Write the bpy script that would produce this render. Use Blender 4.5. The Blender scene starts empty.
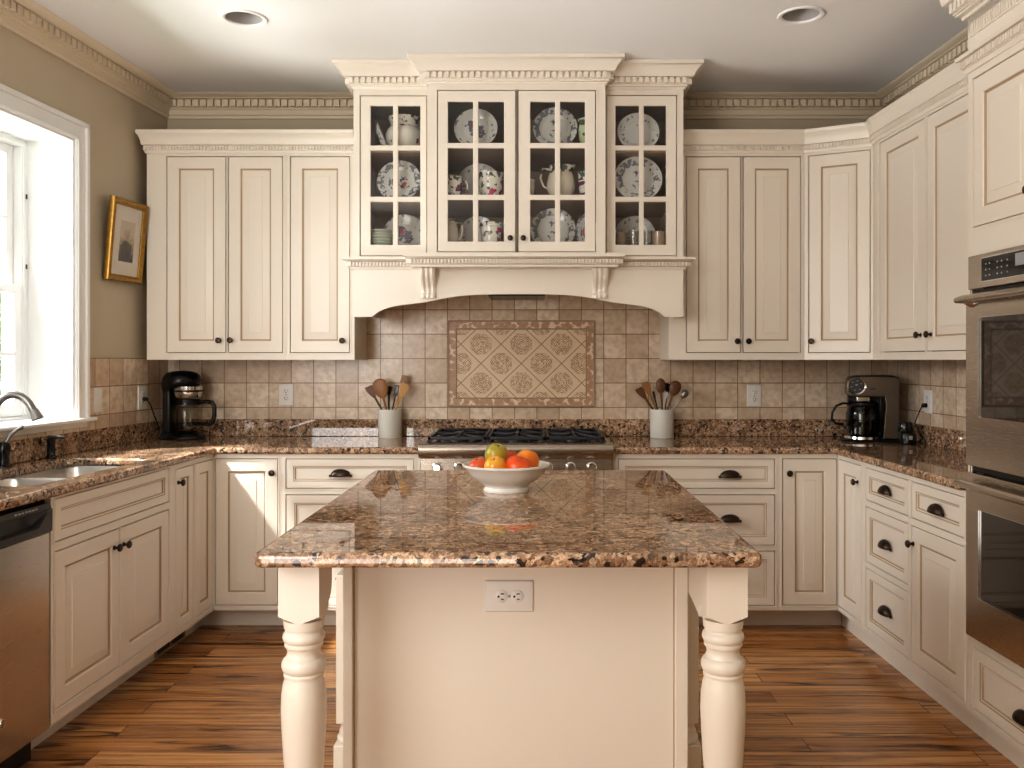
import bpy, bmesh, math, random
from mathutils import Vector, Matrix, Euler
PI = math.pi
random.seed(7)
sc = bpy.context.scene
COL = sc.collection

# ------------------------------------------------------------------ camera
CAM_H, FOC, VX, VY = 1.344, 880.0, 536.0, 360.0
cam_d = bpy.data.cameras.new('camera')
cam = bpy.data.objects.new('camera', cam_d); COL.objects.link(cam)
cam.location = (0, 0, CAM_H); cam.rotation_euler = (PI/2, 0, 0)
cam_d.sensor_width = 36; cam_d.lens = FOC/1024*36
cam_d.shift_x = -(VX-512)/1024; cam_d.shift_y = (VY-384)/1024
cam_d.clip_start = .05
sc.camera = cam
def PX(px, Y): return (px-VX)*Y/FOC           # world x of a photo column at depth Y
def PZ(py, Y): return CAM_H+(VY-py)*Y/FOC     # world z of a photo row at depth Y

# ------------------------------------------------------------------ materials
def srgb(r, g, b):
    f = lambda c: (c/255/12.92) if c/255 <= .04045 else ((c/255+.055)/1.055)**2.4
    return (f(r), f(g), f(b), 1)
class NT:
    def __init__(s, name):
        s.m = bpy.data.materials.new(name); s.m.use_nodes = True
        s.t = s.m.node_tree; s.n = s.t.nodes
        s.b = s.n.get('Principled BSDF'); s.out = s.n.get('Material Output')
    def N(s, typ, **kw):
        n = s.n.new(typ)
        for k, v in kw.items():
            if hasattr(n, k): setattr(n, k, v)
            else: n.inputs[k.replace('_', ' ')].default_value = v
        return n
    def L(s, a, b): s.t.links.new(a, b)
    def P(s, **kw):
        for k, v in kw.items(): s.b.inputs[k.replace('_', ' ')].default_value = v
    def math(s, op, a, b=None, c=None):
        n = s.n.new('ShaderNodeMath'); n.operation = op
        for i, v in enumerate((a, b, c)):
            if v is None: continue
            if isinstance(v, (int, float)): n.inputs[i].default_value = v
            else: s.L(v, n.inputs[i])
        return n.outputs[0]
    def mix(s, fac, a, b):
        n = s.n.new('ShaderNodeMix'); n.data_type = 'RGBA'
        for sock, v in ((n.inputs[0], fac), (n.inputs[6], a), (n.inputs[7], b)):
            if isinstance(v, (int, float, tuple)): sock.default_value = v
            else: s.L(v, sock)
        return n.outputs[2]
    def ramp(s, fac, stops, interp='LINEAR'):
        n = s.n.new('ShaderNodeValToRGB'); r = n.color_ramp; r.interpolation = interp
        while len(r.elements) > 1: r.elements.remove(r.elements[-1])
        r.elements[0].position, r.elements[0].color = stops[0]
        for p, c in stops[1:]:
            e = r.elements.new(p); e.color = c
        s.L(fac, n.inputs[0]); return n.outputs[0]
    def coord(s, scale=(1, 1, 1), out='Object', loc=(0, 0, 0), rot=(0, 0, 0)):
        tc = s.n.new('ShaderNodeTexCoord'); mp = s.n.new('ShaderNodeMapping')
        mp.inputs['Scale'].default_value = scale; mp.inputs['Location'].default_value = loc
        mp.inputs['Rotation'].default_value = rot
        s.L(tc.outputs[out], mp.inputs['Vector']); return mp.outputs[0]
    def noise(s, vec, scale, detail=3, rough=.5, dist=0, out='Fac'):
        n = s.n.new('ShaderNodeTexNoise'); n.inputs['Scale'].default_value = scale
        n.inputs['Detail'].default_value = detail; n.inputs['Roughness'].default_value = rough
        n.inputs['Distortion'].default_value = dist
        s.L(vec, n.inputs['Vector']); return n.outputs[out]
    def bump(s, h, strength=.2, dist=.01):
        n = s.n.new('ShaderNodeBump'); n.inputs['Strength'].default_value = strength
        n.inputs['Distance'].default_value = dist
        s.L(h, n.inputs['Height']); s.L(n.outputs[0], s.b.inputs['Normal'])
    def color(s, c): s.L(c, s.b.inputs['Base Color'])

def paint(name, col, rough=.4, var=.05, scale=4, bump=.03):
    t = NT(name); v = t.coord()
    f = t.noise(v, scale, 4)
    c2 = tuple(x*(1-var*2) for x in col[:3])+(1,)
    t.color(t.mix(f, col, c2)); t.P(Roughness=rough)
    if bump: t.bump(t.noise(v, 180, 2), bump, .002)
    return t.m
def metal(name, col, rough=.3, stretch=(1, 1, 60), var=.12, metallic=1.0):
    t = NT(name); v = t.coord(stretch)
    f = t.noise(v, 12, 3, .6)
    c2 = tuple(x*(1-var*2) for x in col[:3])+(1,)
    t.color(t.mix(f, col, c2)); t.P(Metallic=metallic)
    r = t.math('MULTIPLY_ADD', f, .16, rough-.08); t.L(r, t.b.inputs['Roughness'])
    return t.m
def plain(name, col, rough=.4, metallic=0, coat=0, var=.04):
    t = NT(name); v = t.coord()
    f = t.noise(v, 25, 2)
    c2 = tuple(x*(1-var*2) for x in col[:3])+(1,)
    t.color(t.mix(f, col, c2)); t.P(Roughness=rough, Metallic=metallic, Coat_Weight=coat)
    return t.m

M = {}
M['cream'] = paint('cream_cabinet_paint', (.80, .742, .658, 1), .33, .02, 3)
M['glaze'] = paint('umber_glaze_line', (.47, .355, .24, 1), .5, .05, 8, 0)
M['gap_shade'] = paint('carcass_gap_shade', (.10, .065, .04, 1), .7, .05, 5, 0)  # carcass coloured dark to paint deeper shade into the door gaps
M['cream_trim'] = paint('beige_crown_paint', (.72, .625, .485, 1), .45, .02, 3)
M['wall'] = paint('taupe_wall_paint', (.56, .49, .375, 1), .7, .02, 2)
M['ceil'] = paint('ceiling_paint', (.84, .84, .84, 1), .8, .01, 2)
M['white'] = paint('white_window_paint', (.86, .87, .87, 1), .4, .01, 3)
M['steel'] = metal('brushed_stainless', (.74, .71, .67, 1), .30, (1, 1, 60))
M['steel_h'] = metal('brushed_stainless_horizontal', (.46, .41, .355, 1), .27, (1, 1, 70))
M['ovenglass'] = plain('black_oven_glass', (.010, .010, .010, 1), .03); M['ovenglass'].node_tree.nodes['Principled BSDF'].inputs['IOR'].default_value = 2.1
M['oven'] = metal('warm_stainless', (.66, .605, .54, 1), .25, (1, 1, 60))
M['chrome'] = plain('polished_steel', (.75, .74, .72, 1), .12, 1)
M['nickel'] = metal('grey_nickel', (.30, .29, .275, 1), .33, (1, 1, 5))
M['bronze'] = plain('oil_rubbed_bronze', (.055, .040, .030, 1), .33, .85)
M['black'] = plain('black_plastic', (.007, .007, .0075, 1), .26); M['black'].node_tree.nodes['Principled BSDF'].inputs['Specular IOR Level'].default_value = .35
M['blackg'] = plain('black_gloss', (.008, .008, .009, 1), .06)
M['charcoal'] = plain('charcoal_plastic', (.045, .045, .047, 1), .38)
M['iron'] = plain('cast_iron', (.016, .019, .026, 1), .42)
M['interior'] = paint('brown_cabinet_interior', (.36, .265, .19, 1), .6, .06, 5)
M['outlet'] = plain('outlet_plastic', (.80, .79, .77, 1), .35)
M['slot'] = plain('outlet_slot', (.02, .015, .012, 1), .5)
M['crock'] = plain('glazed_stoneware', (.74, .74, .68, 1), .22, 0, .3)
M['bowl'] = plain('white_glazed_bowl', (.84, .83, .80, 1), .18, 0, .4)
M['gold'] = metal('antique_gold_frame', (.58, .34, .09, 1), .35, (6, 6, 6), .35)
M['mat'] = plain('picture_mat', (.80, .74, .66, 1), .8)
M['mint'] = plain('pale_green_china', (.62, .70, .60, 1), .2)
M['tan'] = plain('tan_glass_bowl', (.36, .27, .195, 1), .12)
M['brass'] = plain('dull_brass', (.40, .33, .20, 1), .45, .6)
M['display'] = plain('grey_display', (.33, .34, .36, 1), .2)
M['greymark'] = plain('grey_marking', (.42, .42, .42, 1), .5)
M['leaf'] = paint('green_leaves', (.46, .62, .26, 1), .5, .2, 6, 0)
M['bark'] = paint('tree_bark', (.20, .15, .10, 1), .8, .2, 12)
M['lawn'] = paint('lawn_grass', (.20, .36, .09, 1), .9, .2, 9)
M['darkwood'] = paint('dark_walnut', (.075, .034, .014, 1), .4, .2, 30, 0)

def wood_utensil(name, a, b):
    t = NT(name); v = t.coord((40, 40, 6))
    t.color(t.mix(t.noise(v, 2, 4, .6, .6), a, b)); t.P(Roughness=.42)
    return t.m
M['wood1'] = wood_utensil('olive_wood', (.36, .175, .055, 1), (.22, .095, .03, 1))
M['wood2'] = wood_utensil('pale_beech', (.66, .40, .14, 1), (.50, .27, .085, 1))
M['wood3'] = wood_utensil('brown_walnut', (.16, .065, .022, 1), (.085, .033, .012, 1))

def glass_pane(name, tint=(1, 1, 1, 1), refl=.9):
    t = NT(name)
    tr = t.N('ShaderNodeBsdfTransparent'); tr.inputs[0].default_value = tint
    gl = t.N('ShaderNodeBsdfGlossy'); gl.inputs['Roughness'].default_value = .02
    geo = t.N('ShaderNodeNewGeometry'); fr = t.N('ShaderNodeFresnel'); t.L(t.math('SUBTRACT', 1.45, t.math('MULTIPLY', geo.outputs['Backfacing'], 1.45-1/1.45)), fr.inputs[0])
    mx = t.N('ShaderNodeMixShader')
    nz = t.noise(t.coord(), 3, 1)
    f = t.math('MULTIPLY', fr.outputs[0], t.math('MULTIPLY_ADD', nz, .1, refl))
    t.L(f, mx.inputs[0]); t.L(tr.outputs[0], mx.inputs[1]); t.L(gl.outputs[0], mx.inputs[2])
    t.L(mx.outputs[0], t.out.inputs[0])
    return t.m
M['pane'] = glass_pane('clear_pane')
M['carafe'] = glass_pane('carafe_glass', (.80, .77, .70, 1), 1.4)
M['darkglass'] = glass_pane('smoked_glass', (.30, .29, .28, 1), 1.5)
M['drinkglass'] = glass_pane('drinking_glass', (.90, .91, .90, 1), 2.0)

def granite():
    t = NT('speckled_brown_granite'); v = t.coord()
    d = t.noise(v, 18, 3, .6, 0, 'Color')
    mv = t.N('ShaderNodeVectorMath', operation='MULTIPLY_ADD'); mv.inputs[1].default_value = (.03, .03, .03)
    t.L(d, mv.inputs[0]); t.L(v, mv.inputs[2])
    def vor(scale):
        n = t.N('ShaderNodeTexVoronoi'); n.inputs['Scale'].default_value = scale
        t.L(mv.outputs[0], n.inputs['Vector'])
        sp = t.N('ShaderNodeSeparateColor'); t.L(n.outputs['Color'], sp.inputs[0]); return sp.outputs[0], sp.outputs[1]
    a, a2 = vor(52); b, b2 = vor(104)
    big = t.noise(v, 5.5, 4, .6)
    ca = t.ramp(a, [(0, (.035, .025, .020, 1)), (.07, (.17, .088, .042, 1)), (.27, (.31, .172, .080, 1)),
                    (.48, (.40, .245, .125, 1)), (.66, (.235, .125, .058, 1)), (.80, (.46, .32, .19, 1)), (.95, (.10, .072, .060, 1))], 'CONSTANT')
    cb = t.ramp(b, [(0, (.028, .021, .019, 1)), (.10, (.24, .13, .060, 1)), (.36, (.37, .22, .108, 1)), (.62, (.47, .325, .195, 1)),
                    (.78, (.28, .155, .072, 1)), (.94, (.08, .058, .050, 1))], 'CONSTANT')
    c = t.mix(t.math('GREATER_THAN', b2, .52), ca, cb)
    dk = t.ramp(big, [(.32, (.74, .70, .66, 1)), (.52, (1.22, 1.2, 1.18, 1)), (.72, (1.42, 1.38, 1.32, 1))])
    mu = t.N('ShaderNodeMix'); mu.data_type = 'RGBA'; mu.blend_type = 'MULTIPLY'; mu.inputs[0].default_value = 1
    t.L(c, mu.inputs[6]); t.L(dk, mu.inputs[7])
    e, e2 = vor(230); fn = t.noise(v, 95, 4, .7)
    fine = t.ramp(t.math('ADD', t.math('MULTIPLY', e, .5), t.math('MULTIPLY', fn, .6)), [(.22, (.42, .38, .36, 1)), (.45, (.80, .77, .74, 1)), (.62, (1.0, .98, .96, 1)), (.82, (1.22, 1.2, 1.18, 1))])
    m2 = t.N('ShaderNodeMix'); m2.data_type = 'RGBA'; m2.blend_type = 'MULTIPLY'; m2.inputs[0].default_value = 1
    t.L(mu.outputs[2], m2.inputs[6]); t.L(fine, m2.inputs[7])
    hs = t.N('ShaderNodeHueSaturation'); hs.inputs['Saturation'].default_value = .80; hs.inputs['Value'].default_value = 1.06; t.L(m2.outputs[2], hs.inputs['Color'])
    t.color(hs.outputs[0]); t.P(Roughness=.02, IOR=1.66)
    return t.m
M['granite'] = granite()

def tile_mat(name, horiz, tw, th, ox, oz):
    t = NT(name); tc = t.n.new('ShaderNodeTexCoord'); sp = t.n.new('ShaderNodeSeparateXYZ')
    t.L(tc.outputs['Object'], sp.inputs[0]); cb = t.n.new('ShaderNodeCombineXYZ')
    t.L(t.math('SUBTRACT', sp.outputs[horiz], ox), cb.inputs[0]); t.L(t.math('SUBTRACT', sp.outputs[2], oz), cb.inputs[1])
    br = t.n.new('ShaderNodeTexBrick'); br.offset = 0; br.squash = 1
    for k, vv in (('Scale', 1), ('Mortar Size', .0026), ('Mortar Smooth', .35), ('Brick Width', tw), ('Row Height', th), ('Bias', 0)):
        br.inputs[k].default_value = vv
    br.inputs['Color1'].default_value = (0, 0, 0, 1); br.inputs['Color2'].default_value = (1, 1, 1, 1); br.inputs['Mortar'].default_value = (.5, .5, .5, 1)
    t.L(cb.outputs[0], br.inputs['Vector'])
    n1 = t.noise(tc.outputs['Object'], 9, 5, .62, .6); n2 = t.noise(tc.outputs['Object'], 30, 4, .6)
    f = t.math('ADD', t.math('MULTIPLY', br.outputs['Color'], .55), t.math('MULTIPLY', n1, .60))
    c = t.ramp(f, [(.20, (.50, .38, .275, 1)), (.42, (.65, .52, .39, 1)), (.62, (.73, .605, .47, 1)), (.85, (.81, .70, .57, 1))])
    c = t.mix(t.ramp(n2, [(.40, (0, 0, 0, 1)), (.66, (.55, .55, .55, 1))]), c, (.46, .325, .215, 1))
    c = t.mix(br.outputs['Fac'], c, (.29, .19, .12, 1))
    t.color(c); t.P(Roughness=.22, Specular_IOR_Level=.5)
    h = t.math('SUBTRACT', t.math('MULTIPLY', n1, .35), br.outputs['Fac'])
    t.bump(h, .55, .004)
    return t.m
M['tile_back'] = tile_mat('travertine_tile_back', 0, .1262, .138, -.879, 1.214)
M['tile_side'] = tile_mat('travertine_tile_side', 0, .1262, .138, .02, 1.214)

def mosaic_field():
    t = NT('damask_diamond_tile'); tc = t.n.new('ShaderNodeTexCoord'); sp = t.n.new('ShaderNodeSeparateXYZ')
    t.L(tc.outputs['Object'], sp.inputs[0])
    x = t.math('DIVIDE', t.math('ADD', sp.outputs[0], .114*0), .2275); z = t.math('DIVIDE', sp.outputs[2], .2195)
    u = t.math('ADD', x, z); w = t.math('SUBTRACT', x, z)
    du = t.math('ABSOLUTE', t.math('SUBTRACT', t.math('FRACT', u), .5)); dw = t.math('ABSOLUTE', t.math('SUBTRACT', t.math('FRACT', w), .5))
    g = t.math('MAXIMUM', du, dw)                       # .5 at tile edge
    grout = t.math('GREATER_THAN', g, .486)
    # motif: a square-ish rosette of curls in the tile's middle (rotated 45 degrees)
    a = t.math('ABSOLUTE', t.math('SUBTRACT', du, dw)); s = t.math('ADD', du, dw)
    body = t.math('MULTIPLY', t.math('LESS_THAN', t.math('MAXIMUM', a, s), .54), t.math('LESS_THAN', g, .385))
    k = t.math('MULTIPLY', t.math('SINE', t.math('MULTIPLY', a, 46)), t.math('COSINE', t.math('MULTIPLY', s, 52)))
    nz = t.noise(tc.outputs['Object'], 70, 2, .5)
    k2 = t.math('GREATER_THAN', t.math('ADD', k, t.math('MULTIPLY', t.math('SUBTRACT', nz, .5), 3.4)), -.05)
    mot = t.math('MULTIPLY', body, k2)
    n1 = t.noise(tc.outputs['Object'], 14, 4, .6)
    base = t.mix(n1, (.70, .535, .365, 1), (.80, .64, .465, 1))
    c = t.mix(t.math('MULTIPLY', mot, .8), base, (.36, .20, .105, 1))
    c = t.mix(grout, c, (.30, .20, .125, 1))
    t.color(c); t.P(Roughness=.35)
    t.bump(t.math('SUBTRACT', t.math('MULTIPLY', mot, .5), grout), .4, .003)
    return t.m
M['mosaic'] = mosaic_field()
def mosaic_border():
    t = NT('leaf_border_tile'); v = t.coord()
    n = t.N('ShaderNodeTexVoronoi'); n.inputs['Scale'].default_value = 38; t.L(v, n.inputs['Vector'])
    f = t.math('ADD', n.outputs['Distance'], t.math('MULTIPLY', t.noise(v, 60, 3), .35))
    t.color(t.ramp(f, [(.25, (.42, .25, .155, 1)), (.80, (.50, .31, .195, 1)), (.92, (.78, .62, .45, 1))])); t.P(Roughness=.35)
    t.bump(f, -.4, .003)
    return t.m
M['mosaic_border'] = mosaic_border()
M['mosaic_edge'] = paint('stone_rope_edge', (.47, .335, .23, 1), .45, .15, 30)

def floor_mat():
    t = NT('heart_pine_planks'); v = t.coord()
    br = t.n.new('ShaderNodeTexBrick'); br.offset = .37; br.offset_frequency = 2
    for k, vv in (('Scale', 1), ('Mortar Size', .0015), ('Mortar Smooth', .2), ('Brick Width', 1.5), ('Row Height', .108)):
        br.inputs[k].default_value = vv
    br.inputs['Color1'].default_value = (0, 0, 0, 1); br.inputs['Color2'].default_value = (1, 1, 1, 1); br.inputs['Mortar'].default_value = (.5, .5, .5, 1)
    t.L(v, br.inputs['Vector'])
    # every plank gets its own offset of the grain
    off = t.n.new('ShaderNodeCombineXYZ'); t.L(t.math('MULTIPLY', br.outputs['Color'], 23.7), off.inputs[0]); t.L(t.math('MULTIPLY', br.outputs['Color'], 11.3), off.inputs[2])
    av = t.N('ShaderNodeVectorMath', operation='ADD'); t.L(v, av.inputs[0]); t.L(off.outputs[0], av.inputs[1])
    mp = t.n.new('ShaderNodeMapping'); mp.inputs['Scale'].default_value = (1.1, 13, 1); t.L(av.outputs[0], mp.inputs[0])
    warp = t.noise(mp.outputs[0], .9, 2, .5)
    mp3 = t.n.new('ShaderNodeMapping'); mp3.inputs['Scale'].default_value = (.75, 6.5, 1); t.L(av.outputs[0], mp3.inputs[0])
    ring = t.math('ABSOLUTE', t.math('SINE', t.math('MULTIPLY', t.noise(mp3.outputs[0], 1.15, 2.5, .45, .35), 17)))
    mp2 = t.n.new('ShaderNodeMapping'); mp2.inputs['Scale'].default_value = (1.7, 48, 1); t.L(av.outputs[0], mp2.inputs[0])
    fine = t.noise(mp2.outputs[0], 1, 3, .6)
    base = t.ramp(br.outputs['Color'], [(0, (.38, .160, .050, 1)), (.35, (.56, .260, .088, 1)), (.7, (.70, .365, .140, 1)), (1, (.47, .205, .066, 1))])
    c = t.mix(t.ramp(fine, [(.40, (0, 0, 0, 1)), (.66, (.85, .85, .85, 1))]), base, (.16, .060, .018, 1))
    dark = t.ramp(ring, [(0, (1, 1, 1, 1)), (.20, (.75, .75, .75, 1)), (.50, (0, 0, 0, 1))])
    gate = t.ramp(warp, [(.42, (.10, .10, .10, 1)), (.58, (1, 1, 1, 1))])
    c = t.mix(t.math('MULTIPLY', t.math('MULTIPLY', dark, gate), .95), c, (.038, .014, .005, 1))
    c = t.mix(br.outputs['Fac'], c, (.05, .02, .008, 1))
    t.color(c); t.P(Specular_IOR_Level=.5)
    t.L(t.math('MULTIPLY_ADD', fine, .12, .20), t.b.inputs['Roughness'])
    t.bump(t.math('SUBTRACT', t.math('MULTIPLY', fine, .2), br.outputs['Fac']), .25, .002)
    return t.m
M['floor'] = floor_mat()

def china(name, rim=.6, centre=.5, red=True, seed=0, R=.12, blue=(.045, .065, .13, 1), scale=42):
    """white porcelain with a painted blue-grey rim band and a flower sprig in the middle (disc in the local xy plane)"""
    t = NT(name); tc = t.n.new('ShaderNodeTexCoord'); sp = t.n.new('ShaderNodeSeparateXYZ')
    t.L(tc.outputs['Object'], sp.inputs[0])
    mp = t.n.new('ShaderNodeMapping'); mp.inputs['Location'].default_value = (seed*1.7, seed*.9, seed*.4); t.L(tc.outputs['Object'], mp.inputs[0])
    r = t.math('DIVIDE', t.math('SQRT', t.math('ADD', t.math('POWER', sp.outputs[0], 2), t.math('POWER', sp.outputs[1], 2))), R)
    n = t.noise(mp.outputs[0], scale, 3, .6); n2 = t.noise(mp.outputs[0], scale*.55, 2, .5)
    rimm = t.math('MULTIPLY', t.math('GREATER_THAN', r, .66), t.math('LESS_THAN', r, .955))
    p1 = t.math('MULTIPLY', rimm, t.math('GREATER_THAN', n, 1-rim))
    cen = t.math('LESS_THAN', r, t.math('MULTIPLY_ADD', n2, .7, .08))
    p2 = t.math('MULTIPLY', cen, t.math('GREATER_THAN', n, 1-centre))
    base = t.mix(n2, (.70, .70, .66, 1), (.58, .60, .57, 1))
    c = t.mix(t.math('MULTIPLY', p1, .85), base, t.mix(n2, blue, (.16, .20, .24, 1)))
    c = t.mix(t.math('MULTIPLY', p2, .85), c, blue)
    if red:
        rr = t.math('MULTIPLY', t.math('LESS_THAN', r, .33), t.math('GREATER_THAN', n2, .50))
        c = t.mix(t.math('MULTIPLY', rr, .85), c, (.42, .045, .06, 1))
    t.color(c); t.P(Roughness=.16, Specular_IOR_Level=.5)
    return t.m
def china_cup(name, amt=.45, red=(.40, .03, .09, 1), seed=0, body=(.72, .71, .64, 1), h=.09, scale=38):
    t = NT(name); tc = t.n.new('ShaderNodeTexCoord'); sp = t.n.new('ShaderNodeSeparateXYZ'); t.L(tc.outputs['Object'], sp.inputs[0])
    mp = t.n.new('ShaderNodeMapping'); mp.inputs['Location'].default_value = (seed*1.3, seed*.7, seed*2.1); t.L(tc.outputs['Object'], mp.inputs[0])
    n = t.noise(mp.outputs[0], scale, 2, .5); n2 = t.noise(mp.outputs[0], scale*.6, 2, .5)
    z = t.math('DIVIDE', sp.outputs[2], h)
    band = t.math('GREATER_THAN', z, .80); mid = t.math('LESS_THAN', t.math('ABSOLUTE', t.math('SUBTRACT', z, .45)), .30)
    c = t.mix(t.math('MULTIPLY', band, t.math('GREATER_THAN', n, .52)), body, (.07, .10, .09, 1))
    c = t.mix(t.math('MULTIPLY', mid, t.math('GREATER_THAN', n, 1-amt)), c, (.09, .13, .08, 1))
    c = t.mix(t.math('MULTIPLY', mid, t.math('GREATER_THAN', n2, 1-amt-.02)), c, red)
    t.color(c); t.P(Roughness=.16)
    return t.m
def fruit(name, a, b, scale=14):
    t = NT(name); v = t.coord()
    t.color(t.ramp(t.noise(v, scale, 3, .5), [(.38, a), (.62, b)])); t.P(Roughness=.28)
    return t.m
def print_mat():
    t = NT('landscape_engraving'); tc = t.n.new('ShaderNodeTexCoord'); sp = t.n.new('ShaderNodeSeparateXYZ'); t.L(tc.outputs['Object'], sp.inputs[0])
    n = t.noise(tc.outputs['Object'], 22, 4, .65)
    h = t.math('SUBTRACT', t.math('ADD', t.math('MULTIPLY', sp.outputs[2], -5.5), t.math('MULTIPLY', n, 1.15)), t.math('MULTIPLY', t.math('ABSOLUTE', sp.outputs[0]), 4.5))
    t.color(t.ramp(h, [(.12, (.62, .54, .43, 1)), (.42, (.46, .35, .22, 1)), (.58, (.10, .075, .055, 1)), (.85, (.04, .03, .025, 1))])); t.P(Roughness=.6)
    return t.m
M['print'] = print_mat()

# ------------------------------------------------------------------ mesh helpers
def box(bm, x0, x1, y0, y1, z0, z1):
    vs = [bm.verts.new((x, y, z)) for z in (z0, z1) for y in (y0, y1) for x in (x0, x1)]
    for f in ((0, 2, 3, 1), (4, 5, 7, 6), (0, 1, 5, 4), (1, 3, 7, 5), (3, 2, 6, 7), (2, 0, 4, 6)):
        bm.faces.new([vs[i] for i in f])
    return vs
def prism(bm, poly, axis, a, b):
    """extrude a 2D polygon along an axis; poly in the other two axes (x: (y,z); y: (x,z); z: (x,y))"""
    def mk(p, t):
        return {'x': (t, p[0], p[1]), 'y': (p[0], t, p[1]), 'z': (p[0], p[1], t)}[axis]
    A = [bm.verts.new(mk(p, a)) for p in poly]; B = [bm.verts.new(mk(p, b)) for p in poly]
    n = len(poly)
    for i in range(n): bm.faces.new((A[i], A[(i+1) % n], B[(i+1) % n], B[i]))
    bm.faces.new(A[::-1]); bm.faces.new(B)
def lathe(bm, prof, c=(0, 0, 0), segs=32, axis='z', sx=1, sy=1, cap=True):
    """revolve (r,z) profile"""
    rings = []
    for r, z in prof:
        ring = []
        for i in range(segs):
            a = 2*PI*i/segs
            x, y = r*math.cos(a)*sx, r*math.sin(a)*sy
            p = {'z': (x, y, z), 'y': (x, z, y), 'x': (z, x, y)}[axis]
            ring.append(bm.verts.new((c[0]+p[0], c[1]+p[1], c[2]+p[2])))
        rings.append(ring)
    for k in range(len(rings)-1):
        for i in range(segs):
            j = (i+1) % segs
            f = bm.faces.new((rings[k][i], rings[k][j], rings[k+1][j], rings[k+1][i])); f.smooth = True
    if cap and prof[0][0] > 1e-4: bm.faces.new(rings[0][::-1])
    if cap and prof[-1][0] > 1e-4: bm.faces.new(rings[-1])
def tube(bm, pts, r, segs=10, caps=True, flat=1.0):
    pts = [Vector(p) for p in pts]; rings = []
    n = len(pts); up = Vector((0, 0, 1))
    rs = r if isinstance(r, (list, tuple)) else [r]*n
    prev = None
    for i, p in enumerate(pts):
        d = (pts[min(i+1, n-1)]-pts[max(i-1, 0)]).normalized()
        if prev is None:
            ref = up if abs(d.z) < .9 else Vector((1, 0, 0))
            a = d.cross(ref).normalized()
        else:
            a = (prev-d*prev.dot(d)).normalized()
        prev = a; b = d.cross(a)
        rings.append([bm.verts.new(p+a*math.cos(2*PI*k/segs)*rs[i]+b*math.sin(2*PI*k/segs)*rs[i]*flat) for k in range(segs)])
    for k in range(n-1):
        for i in range(segs):
            j = (i+1) % segs
            f = bm.faces.new((rings[k][i], rings[k][j], rings[k+1][j], rings[k+1][i])); f.smooth = True
    if caps: bm.faces.new(rings[0][::-1]); bm.faces.new(rings[-1])
def ellipsoid(bm, c, rx, ry, rz, u=20, v=12, f=None):
    m = bmesh.ops.create_uvsphere(bm, u_segments=u, v_segments=v, radius=1)
    for vv in m['verts']:
        p = vv.co
        if f: p = f(p)
        vv.co = (c[0]+p.x*rx, c[1]+p.y*ry, c[2]+p.z*rz)
    for vv in m['verts']:
        for fc in vv.link_faces: fc.smooth = True
def rect_loops(bm, x0, x1, z0, z1, prof, yb=None, glaze=()):
    """nested rectangles facing -y; prof = (inset, depth)"""
    loops = []
    for s, y in prof:
        loops.append([bm.verts.new(p) for p in ((x0+s, y, z0+s), (x1-s, y, z0+s), (x1-s, y, z1-s), (x0+s, y, z1-s))])
    for q, (a, b) in enumerate(zip(loops, loops[1:])):
        for i in range(4):
            j = (i+1) % 4; f = bm.faces.new((a[i], a[j], b[j], b[i])); f.material_index = int(q in glaze)
    bm.faces.new(loops[-1])
    if yb is not None:
        bk = [bm.verts.new((v.co.x, yb, v.co.z)) for v in loops[0]]
        for i in range(4):
            j = (i+1) % 4; bm.faces.new((bk[i], bk[j], loops[0][j], loops[0][i]))
        bm.faces.new(bk[::-1])
def holed_plate(bm, x0, x1, z0, z1, holes, y0, y1):
    """plate in the xz plane with rectangular holes"""
    xs = sorted({x0, x1, *[h[0] for h in holes], *[h[1] for h in holes]}); zs = sorted({z0, z1, *[h[2] for h in holes], *[h[3] for h in holes]})
    solid = {}
    for i in range(len(xs)-1):
        for k in range(len(zs)-1):
            cx, cz = (xs[i]+xs[i+1])/2, (zs[k]+zs[k+1])/2
            solid[i, k] = not any(h[0] < cx < h[1] and h[2] < cz < h[3] for h in holes)
    V = {}
    def v(i, k, y):
        key = (i, k, y)
        if key not in V: V[key] = bm.verts.new((xs[i], y, zs[k]))
        return V[key]
    for (i, k), s in solid.items():
        if not s: continue
        bm.faces.new((v(i, k, y0), v(i+1, k, y0), v(i+1, k+1, y0), v(i, k+1, y0)))
        bm.faces.new((v(i, k, y1), v(i, k+1, y1), v(i+1, k+1, y1), v(i+1, k, y1)))
        for di, dk, e in ((-1, 0, ((i, k+1), (i, k))), (1, 0, ((i+1, k), (i+1, k+1))), (0, -1, ((i, k), (i+1, k))), (0, 1, ((i+1, k+1), (i, k+1)))):
            if not solid.get((i+di, k+dk), False):
                a, b = e; bm.faces.new((v(*b, y0), v(*a, y0), v(*a, y1), v(*b, y1)))
def mitred(path, side=1):
    P = [Vector((p[0], p[1])) for p in path]; out = []
    def nrm(a, b):
        d = (b-a).normalized(); return Vector((d.y, -d.x))*side
    for i, p in enumerate(P):
        if i == 0: out.append(nrm(P[0], P[1]))
        elif i == len(P)-1: out.append(nrm(P[-2], P[-1]))
        else:
            a, b = nrm(P[i-1], P[i]), nrm(P[i], P[i+1]); m = (a+b).normalized(); out.append(m/max(.25, m.dot(a)))
    return P, out
def sweep(bm, path, prof, side=1):
    """sweep a closed (out,z) profile along a 2D path with mitred corners"""
    P, N = mitred(path, side)
    rings = [[bm.verts.new((p.x+n.x*o, p.y+n.y*o, z)) for o, z in prof] for p, n in zip(P, N)]
    m = len(prof)
    for a, b in zip(rings, rings[1:]):
        for i in range(m):
            j = (i+1) % m; bm.faces.new((a[i], b[i], b[j], a[j]))
    bm.faces.new(rings[0]); bm.faces.new(rings[-1][::-1])
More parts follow.
